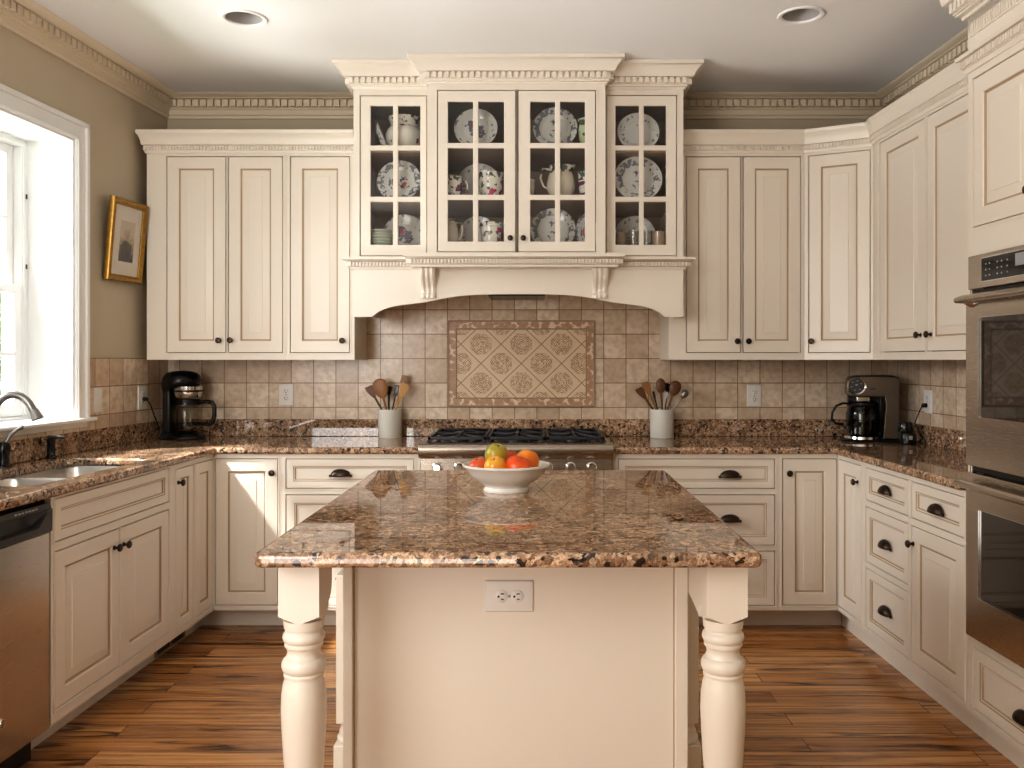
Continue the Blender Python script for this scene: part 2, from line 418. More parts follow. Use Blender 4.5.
def dentils(bm, path, o0, o1, z0, z1, w, pitch, side=1, ends=.0):
    P, N = mitred(path, side)
    for a, b in zip(range(len(P)-1), range(1, len(P))):
        A = P[a]+N[a]*o0; B = P[b]+N[b]*o0
        d = (B-A); L = d.length; d.normalize(); n = Vector((d.y, -d.x))*side
        if L < pitch: continue
        k = max(1, int((L-2*ends)/pitch)); s0 = (L-(k-1)*pitch-w)/2
        for i in range(k):
            p = A+d*(s0+i*pitch); q = p+d*w
            c = [p, q, q+n*(o1-o0), p+n*(o1-o0)]
            lo = [bm.verts.new((v.x, v.y, z0)) for v in c]; hi = [bm.verts.new((v.x, v.y, z1)) for v in c]
            bm.faces.new(lo[::-1]); bm.faces.new(hi)
            for t in range(4): bm.faces.new((lo[t], lo[(t+1) % 4], hi[(t+1) % 4], hi[t]))
def obj(name, bm, mat, parent=None, bevel=0, loc=None, rot=None, segs=2, fix=True):
    if fix: bmesh.ops.recalc_face_normals(bm, faces=bm.faces)
    me = bpy.data.meshes.new(name); bm.to_mesh(me); bm.free(); me.set_sharp_from_angle(angle=math.radians(38))
    for m in (mat if isinstance(mat, list) else [mat]): me.materials.append(m)
    o = bpy.data.objects.new(name, me); COL.objects.link(o)
    if parent: o.parent = parent
    if loc: o.location = loc
    if rot: o.rotation_euler = rot
    if bevel:
        md = o.modifiers.new('bevel', 'BEVEL'); md.width = bevel; md.segments = segs; md.limit_method = 'ANGLE'; md.angle_limit = math.radians(40)
    return o
def B(): return bmesh.new()
def tag(o, label, cat, group=None):
    o['label'] = label; o['category'] = cat
    if group: o['group'] = group
    return o
def thing(name, label, cat, loc=(0, 0, 0), rotz=0, group=None):
    o = bpy.data.objects.new(name, None); COL.objects.link(o); o.empty_display_size = .05
    o.location = loc; o.rotation_euler = (0, 0, rotz)
    return tag(o, label, cat, group)
def struct(name, bm, mat, **kw):
    o = obj(name, bm, mat, **kw); o['kind'] = 'structure'; return o

# ------------------------------------------------------------------ frames of the walls and cabinet runs
YW = 4.985
class Frame:
    def __init__(s, x, y, rot): s.x, s.y, s.r = x, y, rot
    def at(s, lx, ly=0, z=0):
        c, n = math.cos(s.r), math.sin(s.r); return (s.x+lx*c-ly*n, s.y+lx*n+ly*c, z)
A_L, A_R = math.atan(.0341), math.atan(.0273)
F_BACK = Frame(0, 4.345, 0)                        # face of the back base cabinets; local -y looks into the room
F_LEFT = Frame(-1.592, 4.345, PI/2-A_L)            # face of the sink run; local x runs towards the back corner
F_RIGHT = Frame(1.491, 4.345, -PI/2+A_R)           # face of the oven run; local x runs towards the camera
F_WL = Frame(-2.088, YW, PI/2-math.atan(.069))     # wall_left inner face
F_WR = Frame(1.992, YW, -PI/2+math.atan(.035))     # wall_right inner face
def fthing(fr, lx, name, label, cat, z=0, ly=0, group=None):
    return thing(name, label, cat, fr.at(lx, ly, z), fr.r, group)

# ------------------------------------------------------------------ room shell
CEIL = 2.83
LXN = -7.7      # how far the walls run behind the camera
b = B(); box(b, -3.2, 3.2, -2.75, 5.3, -.12, 0); struct('floor', b, M['floor'])
# ceiling with two holes for the downlights
LIGHTS = [(PX(244, 3.824), 3.824), (PX(801, 3.79), 3.79)]
LR = .082
b = B()
def loop_edges(bm, pts, z):
    vs = [bm.verts.new((p[0], p[1], z)) for p in pts]
    return [bm.edges.new((vs[i], vs[(i+1) % len(vs)])) for i in range(len(vs))]
def slab_with_holes(bm, outer, holes, z0, z1):
    es = loop_edges(bm, outer, z0)
    for h in holes: es += loop_edges(bm, h, z0)
    r = bmesh.ops.triangle_fill(bm, use_beauty=True, use_dissolve=False, edges=es)
    fs = [g for g in r['geom'] if isinstance(g, bmesh.types.BMFace)]
    ex = bmesh.ops.extrude_face_region(bm, geom=fs)
    bmesh.ops.translate(bm, verts=[g for g in ex['geom'] if isinstance(g, bmesh.types.BMVert)], vec=(0, 0, z1-z0))
slab_with_holes(b, [(-2.95, -2.75), (2.6, -2.75), (2.6, 5.2), (-2.42, 5.2)],
                [[(x+LR*math.cos(2*PI*i/32), y+LR*math.sin(2*PI*i/32)) for i in range(32)] for x, y in LIGHTS], CEIL, CEIL+.1)
struct('ceiling', b, M['ceil'])
b = B(); box(b, -2.6, 2.6, YW, YW+.15, -.1, CEIL); struct('wall_back', b, M['wall'])
b = B(); box(b, -3.2, 3.2, -2.75, -2.6, -.1, CEIL); struct('wall_front', b, M['wall'])
# window opening in wall_left, local x from the back corner (negative towards camera)
def wl_x(Y): return (Y-YW)/math.cos(math.atan(.069))
WX1, WX0, WZ0, WZ1, WT = wl_x(4.093), wl_x(2.72), 1.055, 2.372, .30
b = B(); holed_plate(b, LXN, .06, -.1, CEIL, [(WX0, WX1, WZ0, WZ1)], 0, WT)
struct('wall_left', b, M['wall'], loc=F_WL.at(0), rot=(0, 0, F_WL.r))
b = B(); box(b, -.06, -LXN, 0, .15, -.1, CEIL); struct('wall_right', b, M['wall'], loc=F_WR.at(0), rot=(0, 0, F_WR.r))

# crown moulding of the room
CROWN = [(0, 2.708), (.012, 2.708), (.014, 2.722), (.022, 2.728), (.022, 2.752), (.030, 2.757), (.030, 2.762), (.040, 2.764), (.040, 2.806),
         (.066, 2.808), (.068, 2.812), (.082, 2.816), (.098, 2.822), (.104, 2.8295), (0, 2.8295)]
def room_crown(name, path):
    b = B(); sweep(b, path, CROWN)
    dentils(b, path, .040, .060, 2.766, 2.803, .029, .0415)
    return struct(name, b, M['cream_trim'])
room_crown('trim_1', [F_WL.at(-7.5)[:2], F_WL.at(0)[:2], (-.93, YW)])
room_crown('trim_2', [(.75, YW), F_WR.at(0)[:2], F_WR.at(1.84)[:2]])

# wall tile
b = B(); box(b, -2.085, 1.99, YW-.010, YW-.0005, 1.010, 1.80); o = struct('wall_tile_back', b, M['tile_back'])
b = B(); box(b, WX1+.092, -.012, -.010, -.0005, 1.010, PZ(358, 4.45)); box(b, WX0-.6, WX1+.092, -.010, -.0005, 1.010, 1.028)
struct('wall_tile_left', b, M['tile_side'], loc=F_WL.at(0), rot=(0, 0, F_WL.r))
b = B(); box(b, .012, 1.87, -.010, -.0005, 1.010, 1.36)
struct('wall_tile_right', b, M['tile_side'], loc=F_WR.at(0), rot=(0, 0, F_WR.r))

# ------------------------------------------------------------------ window
win = bpy.data.objects.new('window_1', None); COL.objects.link(win); win['kind'] = 'structure'
win.location = F_WL.at(0); win.rotation_euler = (0, 0, F_WL.r)
b = B()                                                          # casing around the opening
for x0, x1, z0, z1 in ((WX1, WX1+.086, WZ0, WZ1+.086), (WX0-.086, WX0, WZ0, WZ1+.086), (WX0, WX1, WZ1, WZ1+.086)):
    box(b, x0, x1, -.016, .0, z0, z1)
for x0, x1, z0, z1 in ((WX1+.066, WX1+.090, WZ0, WZ1+.090), (WX0-.090, WX0-.066, WZ0, WZ1+.090), (WX0-.09, WX1+.09, WZ1+.066, WZ1+.090)):
    box(b, x0, x1, -.026, -.012, z0, z1)
for x0, x1, z0, z1 in ((WX1+.004, WX1+.016, WZ0, WZ1), (WX0-.016, WX0-.004, WZ0, WZ1), (WX0, WX1, WZ1+.004, WZ1+.016)):
    box(b, x0, x1, -.022, -.012, z0, z1)
obj('casing', b, M['white'], win, .003)
b = B()                                                          # deep reveal lining
box(b, WX1-.012, WX1+.001, -.004, .225, WZ0, WZ1); box(b, WX0-.001, WX0+.012, -.004, .225, WZ0, WZ1); box(b, WX0, WX1, -.004, .225, WZ1-.012, WZ1+.001)
obj('reveal_lining', b, M['white'], win, .002)
b = B(); box(b, WX0-.12, WX1+.122, -.045, .225, WZ0-.002, WZ0+.016); obj('sill', b, M['white'], win, .006)
b = B(); box(b, WX0-.09, WX1+.086, -.014, .0, WZ0-.026, WZ0-.002); obj('apron', b, M['white'], win, .002)
b = B()                                                          # jamb liners and head, two sash openings with a mullion between
WM = (WX0+WX1)/2
JX = [(WX0, WX0+.045), (WM-.04, WM+.04), (WX1-.045, WX1)]
for x0, x1 in JX: box(b, x0, x1, .222, .32, WZ0, WZ1)
for x0, x1 in JX:
    box(b, x0+.006, x1-.006, .214, .224, WZ0, WZ1)
box(b, WX0, WX1, .215, .32, WZ1-.04, WZ1); box(b, WX0, WX1, .21, .32, WZ0, WZ0+.03)
obj('window_frame', b, M['white'], win, .002)
for (xa, xb) in ((WX0+.045, WM-.04), (WM+.04, WX1-.045)):
    for lower in (0, 1):
        y0 = .222 if lower else .262
        z0, z1 = (WZ0+.032, 1.690) if lower else (1.658, WZ1-.04)
        st, rail = .048, .05
        b = B(); gz = [z0+rail, (z0+z1)/2-(.016 if lower else .0), z1-.042]; xm = (xa+xb)/2
        hs = []
        n = 3 if False else 2
        xs = [xa+st, xm, xb-st]
        for i in range(2):
            for k in range(2): hs.append((xs[i]+(.009 if i else 0), xs[i+1]-(0 if i else .009), gz[k]+(.009 if k else 0), gz[k+1]-(0 if k else .009)))
        holed_plate(b, xa, xb, z0, z1, hs, y0, y0+.036)
        s = obj('sash', b, M['white'], win, .003)
        b = B(); box(b, xa+st-.004, xb-st+.004, y0+.017, y0+.020, z0+rail-.004, z1-.038); obj('pane', b, M['pane'], s)
b = B()
for z in (2.09, 1.765): box(b, WX1-.030, WX1-.024, .209, .216, z, z+.022)
obj('sash_latch', b, M['charcoal'], win)

# ------------------------------------------------------------------ hardware
def knob(parent, x, y, z, r=.0155):
    b = B(); lathe(b, [(.0001, 0), (.009, 0), (.009, -.003), (.0055, -.005), (.005, -.014), (r*.8, -.018), (r, -.022), (r, -.026), (r*.75, -.030), (.0001, -.0315)], (0, 0, 0), 20, 'y')
    return obj('knob', b, M['bronze'], parent, loc=(x, y, z))
def cup_pull(parent, x, y, z, w=.1, h=.036, p=.028):
    b = B(); U, Vn = 20, 8; g = []
    for k in range(Vn+1):
        ps = (PI/2)*k/Vn; row = []
        for i in range(U+1):
            ph = PI*i/U; s = math.sin(ph)**.8
            row.append(b.verts.new((-w/2*math.cos(ph), -p*s*math.sin(ps), h*s*math.cos(ps))))
        g.append(row)
    for k in range(Vn):
        for i in range(U):
            f = b.faces.new((g[k][i], g[k][i+1], g[k+1][i+1], g[k+1][i])); f.smooth = True
    bmesh.ops.remove_doubles(b, verts=b.verts, dist=1e-5)
    for sx in (-1, 1): box(b, sx*w/2-.007, sx*w/2+.007, -.003, 0, -.004, .008)
    o = obj('cup_pull', b, M['bronze'], parent, loc=(x, y, z-h/2))
    md = o.modifiers.new('wall', 'SOLIDIFY'); md.thickness = .002
    return o

# ------------------------------------------------------------------ cabinets
def door_panel(w, h, kind):
    b = B()
    if kind == 'door':
        s = min(.058, w*.235); e = min(.034, w*.13)
        prof = [(0, .0015), (.0015, 0), (s, 0), (s+.003, .003), (s+.0055, .0085), (s+.0085, .0090), (s+.011, .0085), (s+.011+e*.15, .007), (s+.011+e, .002), (s+.0125+e, .0)]; gl = (3, 4, 5)
    else:
        s = min(.042, h*.26)
        prof = [(0, .0015), (.0015, 0), (s-.004, 0), (s, .003), (s+.004, .0035), (s+.008, .0095), (s+.0105, .0095)]; gl = (2, 4)
    rect_loops(b, 0, w, 0, h, prof, .021, gl)
    return b
G = .0035
def fill_opening(root, o, fr_y=0):
    x0, x1, z0, z1, kind = o[:5]; opt = o[5] if len(o) > 5 else {}
    w, h = x1-x0-2*G, z1-z0-2*G
    d = obj({'door': 'door', 'drawer': 'drawer', 'false': 'false_drawer_front'}[kind], door_panel(w, h, 'door' if kind == 'door' else 'drawer'), [M['cream'], M['glaze']], root, loc=(x0+G, fr_y, z0+G))
    if 'knob' in opt: knob(d, opt['knob'][0]-x0-G, 0, opt['knob'][1]-z0-G)
    if 'pull' in opt: cup_pull(d, opt['pull'][0]-x0-G, 0, opt['pull'][1]-z0-G)
    return d
def face_frame(b, w, z0, z1, holes, t=.022, bead=True):
    holed_plate(b, 0, w, z0, z1, holes, 0, t)
    if bead:
        for x0, x1, a, c in holes:
            for r in ((x0-.007, x1+.007, a-.007, a-.0015), (x0-.007, x1+.007, c+.0015, c+.007), (x0-.007, x0-.0015, a, c), (x1+.0015, x1+.007, a, c)):
                box(b, r[0], r[1], -.0025, .002, r[2], r[3])
def hollow(b, w, depth, z0, z1):
    box(b, .001, .016, .030, depth, z0, z1); box(b, w-.016, w-.001, .030, depth, z0, z1); box(b, .016, w-.016, .030, depth, z0, z0+.016); box(b, .016, w-.016, .030, .034, z0+.016, z1)
def base_cabinet(fr, x0, x1, label, ops, depth, toe=.08, z0=.108, z1=.879, ly=0, group=None, toe_ext=(0, 0), sinkbox=False):
    r = fthing(fr, x0, 'base_cabinet', label, 'cabinet', ly=ly, group=group); w = x1-x0
    b = B(); (hollow(b, w, depth, z0, z1) if sinkbox else box(b, .001, w-.001, .030, depth, z0+.002, z1)); obj('carcass', b, M['gap_shade'], r)
    b = B(); face_frame(b, w, z0, z1, [o[:4] for o in ops]); obj('face_frame', b, M['cream'], r)
    if toe is not None:
        b = B(); box(b, toe_ext[0], w+toe_ext[1], toe, toe+.018, 0, z0+.004); obj('toe_kick', b, M['cream'], r)
    for o in ops: fill_opening(r, o)
    return r
DT, DB = .858, .132           # door top and bottom
# back run, from the corner beside the sink run to the range
xb = lambda px: PX(px, 4.345)
def shift(ops, dx): return [(o[0]-dx, o[1]-dx, o[2], o[3], o[4], {k: (v[0]-dx, v[1]) for k, v in (o[5] if len(o) > 5 else {}).items()}) for o in ops]
XA, XB, XC = -1.590, xb(281.5), -.5715
base_cabinet(F_BACK, XA, XB, 'narrow one-door base cabinet in the back corner below the black coffee maker',
             shift([(XA+.004, xb(278), DB, DT, 'door', {'knob': (xb(272.8), PZ(473, 4.33))})], XA), .60, .115, toe_ext=(-.104, 0))
D1, D2, D3 = (.708, .857), (.428, .680), (.130, .402)
ops = [(xb(285.6), xb(414), *D1, 'drawer', {'pull': (xb(340.5), PZ(473, 4.33))}), (xb(285.6), xb(414), *D2, 'drawer', {'pull': (xb(340.5), PZ(519, 4.33))}),
       (xb(285.6), xb(414), *D3, 'drawer', {'pull': (xb(347), .28)})]
base_cabinet(F_BACK, XB+.0005, XC, 'three-drawer base cabinet between the corner door and the gas range', shift(ops, XB), .60, .115)
XD, XE, XF = .3775, xb(778.6), 1.488
ops = [(xb(618), xb(775), *D1, 'drawer', {'pull': (xb(730), PZ(474, 4.33))}), (xb(618), xb(775), *D2, 'drawer', {'pull': (xb(730), PZ(518.5, 4.33))}),
       (xb(618), xb(775), *D3, 'drawer', {'pull': (xb(730), .29)})]
base_cabinet(F_BACK, XD, XE, 'wide three-drawer base cabinet with two dark cup pulls showing, below the crock of dark spoons', shift(ops, XD), .60, .115)
base_cabinet(F_BACK, XE+.0005, XF, 'one-door base cabinet in the back corner nearest the silver coffee maker',
             shift([(xb(782), xb(837.2), DB, DT, 'door', {'knob': (xb(788.5), PZ(473.5, 4.33))})], XE), .60, .115, toe_ext=(0, .06))
# sink run (local x negative towards the camera)
lY = lambda Y: -(4.345-Y)*1.0006
base_cabinet(F_LEFT, lY(3.893), lY(4.345)-.001, 'narrow base cabinet with two slim doors between the sink cabinet and the corner',
             shift([(lY(4.133), -.004, DB, DT, 'door'), (lY(3.925), lY(4.113), DB, DT, 'door', {'knob': (lY(3.948), .794)})], lY(3.893)), .46, .105, toe_ext=(0, .11))
ops = [(lY(2.995), lY(3.856), .722, .872, 'false'), (lY(2.995), lY(3.432), .150, .692, 'door', {'knob': (lY(3.388), .621)}),
       (lY(3.445), lY(3.856), .150, .692, 'door', {'knob': (lY(3.460), .619)})]
sinkcab = base_cabinet(F_LEFT, lY(2.972), lY(3.892), 'wide sink base cabinet with two doors beneath a false drawer front, beside the dishwasher', shift(ops, lY(2.972)), .46, .105, sinkbox=True)
b = B(); holed_plate(b, 0, .31, 0, .052, [(.014, .148, .008, .044), (.162, .296, .008, .044)], -.005, 0)
v = fthing(F_LEFT, lY(3.94), 'toe_kick_vent', 'brass-coloured air vent grille low in the toe kick under the sink run', 'vent', z=.006, ly=.1045)
obj('frame', b, M['brass'], v)
b = B(); box(b, .014, .296, -.0015, 0, .008, .044); obj('dark_opening', b, M['black'], v)
b = B()
for i in range(16): box(b, .018+i*.0178, .0205+i*.0178, -.005, -.002, .008, .044)
obj('louvre', b, M['brass'], v)
# oven run (local x positive towards the camera)
rY = lambda Y: (4.345-Y)*1.0004
base_cabinet(F_RIGHT, .001, rY(4.03), 'slim one-door base cabinet in the corner of the oven run below the silver coffee maker',
             shift([(.004, rY(4.057), DB, DT, 'door', {'knob': (rY(4.095), PZ(482.5, 4.08))})], .001), .46, .062, toe_ext=(-.112, 0))
ops = [(rY(4.001), rY(3.573), *D1, 'drawer', {'pull': (rY(3.79), .787)}), (rY(4.001), rY(3.573), *D2, 'drawer', {'pull': (rY(3.79), .553)}),
       (rY(4.001), rY(3.573), *D3, 'drawer', {'pull': (rY(3.79), .268)})]
base_cabinet(F_RIGHT, rY(4.0295), rY(3.5605), 'narrow stack of three cup-pull drawers beside the slim corner door', shift(ops, rY(4.0295)), .46, .062)
ops = [(rY(3.545), rY(3.130), *D1, 'drawer', {'pull': (rY(3.335), .782)}), (rY(3.545), rY(3.130), DB, .680, 'door', {'knob': (rY(3.528), .607)})]
base_cabinet(F_RIGHT, rY(3.5595), rY(3.108), 'base cabinet with one drawer over one door right beside the wall oven', shift(ops, rY(3.5595)), .46, .062)

# tall oven cabinet
TX0, TX1 = rY(3.106), rY(2.245); TW = TX1-TX0
tall = fthing(F_RIGHT, TX0, 'oven_cabinet', 'tall cream cabinet with dentil crown that houses the double wall oven', 'cabinet')
OV0, OV1, OZ0, OZ1 = .045, .045+.762, .388, 1.702
b = B(); box(b, 0, TW, .50, .515, .108, CEIL-.01)
box(b, 0, .020, .024, .50, .108, 2.55); box(b, TW-.02, TW, .024, .50, .108, 2.55)
box(b, .02, TW-.02, .024, .50, .108, OZ0-.012); box(b, .02, TW-.02, .030, .50, OZ1+.012, 2.55); box(b, 0, TW, .0, .50, 2.50, CEIL-.004)
obj('carcass', b, M['cream'], tall)
dxa, dxb = .035, TW-.035
opsT = [(dxa, TW/2-.006, 1.805, 2.325, 'door', {'knob': (TW/2-.04, 1.87)}), (TW/2+.006, dxb, 1.805, 2.325, 'door', {'knob': (TW/2+.04, 1.87)}),
        (dxa, dxb, .128, .345, 'drawer', {'pull': (.345, .225)})]
b = B(); face_frame(b, TW, .108, 2.55, [o[:4] for o in opsT]+[(OV0+.01, OV1-.01, OZ0+.008, OZ1-.008)], bead=False)
for x0, x1, a, c in [o[:4] for o in opsT]:
    for r in ((x0-.007, x1+.007, a-.007, a-.0015), (x0-.007, x1+.007, c+.0015, c+.007), (x0-.007, x0-.0015, a, c), (x1+.0015, x1+.007, a, c)):
        box(b, r[0], r[1], -.0025, .002, r[2], r[3])
obj('face_frame', b, M['cream'], tall)
for o in opsT: fill_opening(tall, o)
b = B(); box(b, 0, TW, .062, .08, 0, .112); obj('toe_kick', b, M['cream'], tall)
tp = [(0, .45), (0, 0), (TW, 0), (TW, .45)]
b = B()
sweep(b, tp, [(0, 2.352), (.006, 2.352), (.010, 2.362), (.010, 2.368), (.014, 2.370), (.014, 2.398), (.030, 2.402), (.034, 2.412), (.012, 2.418), (0, 2.42)])
dentils(b, tp, .014, .025, 2.372, 2.396, .0085, .015)
box(b, .022, TW-.02, -.006, .002, 2.474, 2.480); box(b, .022, .028, -.006, .002, 2.474, 2.522)
dentils(b, [(.03, 0), (TW-.03, 0)], .0, .008, 2.480, 2.520, .0085, .0155)
obj('dentil_band', b, M['cream'], tall)
b = B()
sweep(b, tp, [(0, 2.545), (.014, 2.545), (.016, 2.556), (.030, 2.562), (.030, 2.568), (.036, 2.570), (.036, 2.610), (.062, 2.614), (.066, 2.626), (.070, 2.650), (.088, 2.690), (.12, 2.735), (.135, 2.752), (.140, 2.760), (.150, 2.764), (.150, 2.822), (0, 2.822)])
dentils(b, tp, .036, .054, 2.574, 2.607, .019, .029)
obj('crown_moulding', b, M['cream'], tall)

# ------------------------------------------------------------------ upper cabinets
UZ0, UZ1 = 1.345, 2.452
UCROWN = [(0, 2.432), (.006, 2.432), (.009, 2.440), (.009, 2.446), (.012, 2.448), (.012, 2.472), (.022, 2.475), (.023, 2.482), (.026, 2.500), (.034, 2.522), (.040, 2.529), (.043, 2.534), (.043, 2.549), (0, 2.549)]
def upper_crown(path, parent, name='crown_moulding'):
    b = B(); sweep(b, path, UCROWN); dentils(b, path, .012, .0205, 2.449, 2.471, .0082, .0165)
    return obj(name, b, M['cream'], parent)
def upper_cabinet(fr, x0, x1, label, ops, depth, path=None, group=None, ly=0):
    r = fthing(fr, x0, 'wall_cabinet', label, 'cabinet', ly=ly, group=group); w = x1-x0
    b = B(); box(b, .018, w-.018, .030, depth, UZ0+.012, 2.545); obj('carcass', b, M['gap_shade'], r)
    for xa, xb_ in ((0, .018), (w-.018, w)):
        b = B(); box(b, xa, xb_, .022, depth, UZ0, 2.50); obj('side_panel', b, M['cream'], r)
    b = B(); face_frame(b, w, UZ0, 2.545, [o[:4] for o in ops]); obj('face_frame', b, M['cream'], r)
    for o in ops: fill_opening(r, o)
    if path: upper_crown(path, r)
    return r
F_UP = Frame(0, 4.64, 0); ux = lambda px: PX(px, 4.64)
UT, UB = 2.418, 1.381
U0, U1, UM = -2.052, -.957, ux(286.5)
upper_cabinet(F_UP, U0, UM, 'two-door wall cabinet above the black coffee maker, nearest the window',
              shift([(ux(166.5), ux(226), UB, UT, 'door', {'knob': (ux(219.6), PZ(340.4, 4.62))}), (ux(228.2), ux(283), UB, UT, 'door', {'knob': (ux(231.2), PZ(340.2, 4.62))})], U0), .332,
              [(0, .20), (0, 0), (UM-U0, 0)])
upper_cabinet(F_UP, UM+.0005, U1, 'single-door wall cabinet tucked against the range hood, above the crock with pale spatula',
              shift([(ux(290), ux(350), UB, UT, 'door', {'knob': (ux(343), PZ(340.7, 4.62))})], UM+.0005), .332, [(0, 0), (U1-UM-.0005, 0)])
R0, R1 = .700, ux(804)
upper_cabinet(F_UP, R0, R1, 'two-door wall cabinet beside the hood, above the crock of dark spoons',
              shift([(ux(686), ux(741), UB, UT, 'door', {'knob': (ux(736.6), PZ(341.2, 4.62))}), (ux(743), ux(801), UB, UT, 'door', {'knob': (ux(747.8), PZ(341.2, 4.62))})], R0), .332, [(0, 0), (R1-R0, 0)])
# angled corner cabinet
P0, P1 = (R1+.001, 4.640), (1.716, 4.480)
L = math.dist(P0, P1); ang = math.atan2(P1[1]-P0[1], P1[0]-P0[0])
FC = Frame(P0[0], P0[1], ang)
r = fthing(FC, 0, 'corner_wall_cabinet', 'angled single-door corner wall cabinet above the silver coffee maker', 'cabinet')
def loc(fr, X, Y):
    dx, dy = X-fr.x, Y-fr.y; c, n = math.cos(fr.r), math.sin(fr.r); return (dx*c+dy*n, -dx*n+dy*c)
poly = [loc(FC, *p) for p in (P0, P1, (1.985, 4.480), (1.980, 4.970), (R1+.001, 4.970))]
ci = [(p[0]-(.02 if k == 1 else 0), p[1]+.030) if k < 2 else p for k, p in enumerate(poly)]
b = B(); prism(b, ci, 'z', UZ0+.012, 2.545); obj('carcass', b, M['gap_shade'], r)
b = B(); prism(b, [loc(FC, *p) for p in (P1, (1.7015, 4.393), (1.722, 4.393), (1.738, 4.482))], 'z', UZ0, 2.545); obj('filler_panel', b, M['cream'], r)
cops = [(.022, L-.012, UB, UT, 'door', {'knob': (.040, PZ(341.2, 4.6))})]
b = B(); face_frame(b, L, UZ0, 2.545, [o[:4] for o in cops]); obj('face_frame', b, M['cream'], r)
for o in cops: fill_opening(r, o)
upper_crown([(0, 0), (L, 0), loc(FC, 1.7005, 4.391)], r)
# wall cabinets of the oven run
F_UR = Frame(1.700, 4.390, -PI/2+math.atan(.046))
uops = [(.037, .493, UB, UT, 'door', {'knob': (.455, 1.456)}), (.511, .970, UB, UT, 'door', {'knob': (.549, 1.456)})]
upper_cabinet(F_UR, 0, 1.275, 'two-door wall cabinet over the oven run, next to the wall oven', uops, .275, [(0, 0), (1.25, 0)])

# ------------------------------------------------------------------ worktops
def rounded(x0, x1, y0, y1, r, n=6):
    out = []
    for cx, cy, a0 in ((x1-r, y1-r, 0), (x0+r, y1-r, PI/2), (x0+r, y0+r, PI), (x1-r, y0+r, 1.5*PI)):
        for i in range(n+1):
            a = a0+PI/2*i/n; out.append((cx+r*math.cos(a), cy+r*math.sin(a)))
    return out
SK = Frame(-1.88, 3.43, math.pi/2-math.atan(.05))          # sink frame: x along the run, y towards the wall
SINK = [SK.at(x, y)[:2] for x, y in rounded(-.42, .415, -.185, .185, .06)]
CT0, CT1 = .880, .914
wl = lambda Y: -2.088+.069*(Y-YW)+.0015
b = B()
slab_with_holes(b, [(-1.577, 4.325), (-.5705, 4.325), (-.5705, 4.9735), (wl(4.9735), 4.9735), (wl(2.25), 2.25), (-1.577+.0341*(2.25-4.325), 2.25)], [SINK], CT0, CT1)
tag(obj('worktop', b, M['granite'], bevel=.011, segs=3), 'polished brown granite worktop with the sink cut-out, from window wall to range', 'worktop')
wr = lambda Y: 1.992-.035*(Y-YW)-.0015
b = B()
prism(b, [(1.4646, 4.325), (.3745, 4.325), (.3745, 4.9735), (wr(4.9735), 4.9735), (wr(3.136), 3.136), (1.499, 3.122)], 'z', CT0, CT1)
tag(obj('worktop', b, M['granite'], bevel=.011, segs=3), 'polished brown granite worktop from the range round to the wall oven', 'worktop')
UPZ = 1.0105
b = B(); box(b, -2.066, 1.970, 4.9545, 4.9735, CT1+.0003, UPZ)
tag(obj('granite_upstand', b, M['granite'], bevel=.003), 'low brown granite upstand along the back wall behind the range', 'upstand')
b = B(); box(b, wl_x(2.25), -.034, -.0205, -.0015, CT1+.0003, UPZ)
tag(obj('granite_upstand', b, M['granite'], bevel=.003, loc=F_WL.at(0), rot=(0, 0, F_WL.r)), 'low brown granite upstand under the window sill', 'upstand')
b = B(); box(b, .034, 1.86, -.0205, -.0015, CT1+.0003, UPZ)
tag(obj('granite_upstand', b, M['granite'], bevel=.003, loc=F_WR.at(0), rot=(0, 0, F_WR.r)), 'low brown granite upstand beside the wall oven', 'upstand')

# sink
sk = thing('sink', 'stainless steel double-bowl sink set under the granite below the window', 'sink', SK.at(0, 0, 0), SK.r)
def bowl_mesh(x0, x1, y0, y1, zt, depth):
    b = B(); rings = []
    for ins, z, r in ((-.012, zt, .05), (0, zt, .05), (.004, zt-.01, .05), (.014, zt-depth*.8, .055), (.035, zt-depth*.97, .06), (.075, zt-depth, .05)):
        rings.append([b.verts.new((x, y, z)) for x, y in rounded(x0+ins, x1-ins, y0+ins, y1-ins, r)])
    for a, c in zip(rings, rings[1:]):
        for i in range(len(a)):
            j = (i+1) % len(a); f = b.faces.new((a[i], a[j], c[j], c[i])); f.smooth = True
    b.faces.new(rings[-1])
    return b
for x0, x1, nm in ((-.432, .008, 'a'), (.024, .427, 'b')):
    o = obj('bowl', bowl_mesh(x0, x1, -.197, .197, CT0-.001, .20), M['chrome' if False else 'steel'], sk)
    md = o.modifiers.new('wall', 'SOLIDIFY'); md.thickness = .0015; md.offset = 1
    b = B(); lathe(b, [(.0001, .004), (.025, .004), (.042, .002), (.045, 0)], ((x0+x1)/2, 0, CT0-.200), 24); obj('drain', b, M['chrome'], o)
# faucet: base by the wall, gooseneck reaching over the bowl
fx, fy, fz = -2.075, 3.36, CT1+.0005
fa = thing('gooseneck_faucet', 'brushed grey gooseneck faucet arching over the sink', 'faucet', (fx, fy, fz), 0)
b = B(); lathe(b, [(.030, 0), (.030, .008), (.022, .016), (.017, .05), (.015, .09)], (0, 0, 0), 24); obj('base', b, M['nickel'], fa)
b = B(); pts = [(0, 0, .08), (0, 0, .19)]
for i in range(13):
    a = PI-(PI*.84)*i/12; pts.append((.074+.074*math.cos(a), .015*i/12, .205+.092*math.sin(a)))
pts += [(.152, .018, .222)]
tube(b, pts, .0140, 14); obj('spout', b, M['nickel'], fa)
b = B(); d = Vector((.012, 0, -1)).normalized(); tube(b, [(.1475, .018, .238), (.154, .018, .222), (.162, .018, .203)], [.0145, .018, .022], 14); obj('spray_head', b, M['nickel'], fa)
fv = thing('faucet_lever', 'black faucet lever valve on the worktop beside the gooseneck spout', 'faucet lever', (-2.134, 3.53, fz), 0)
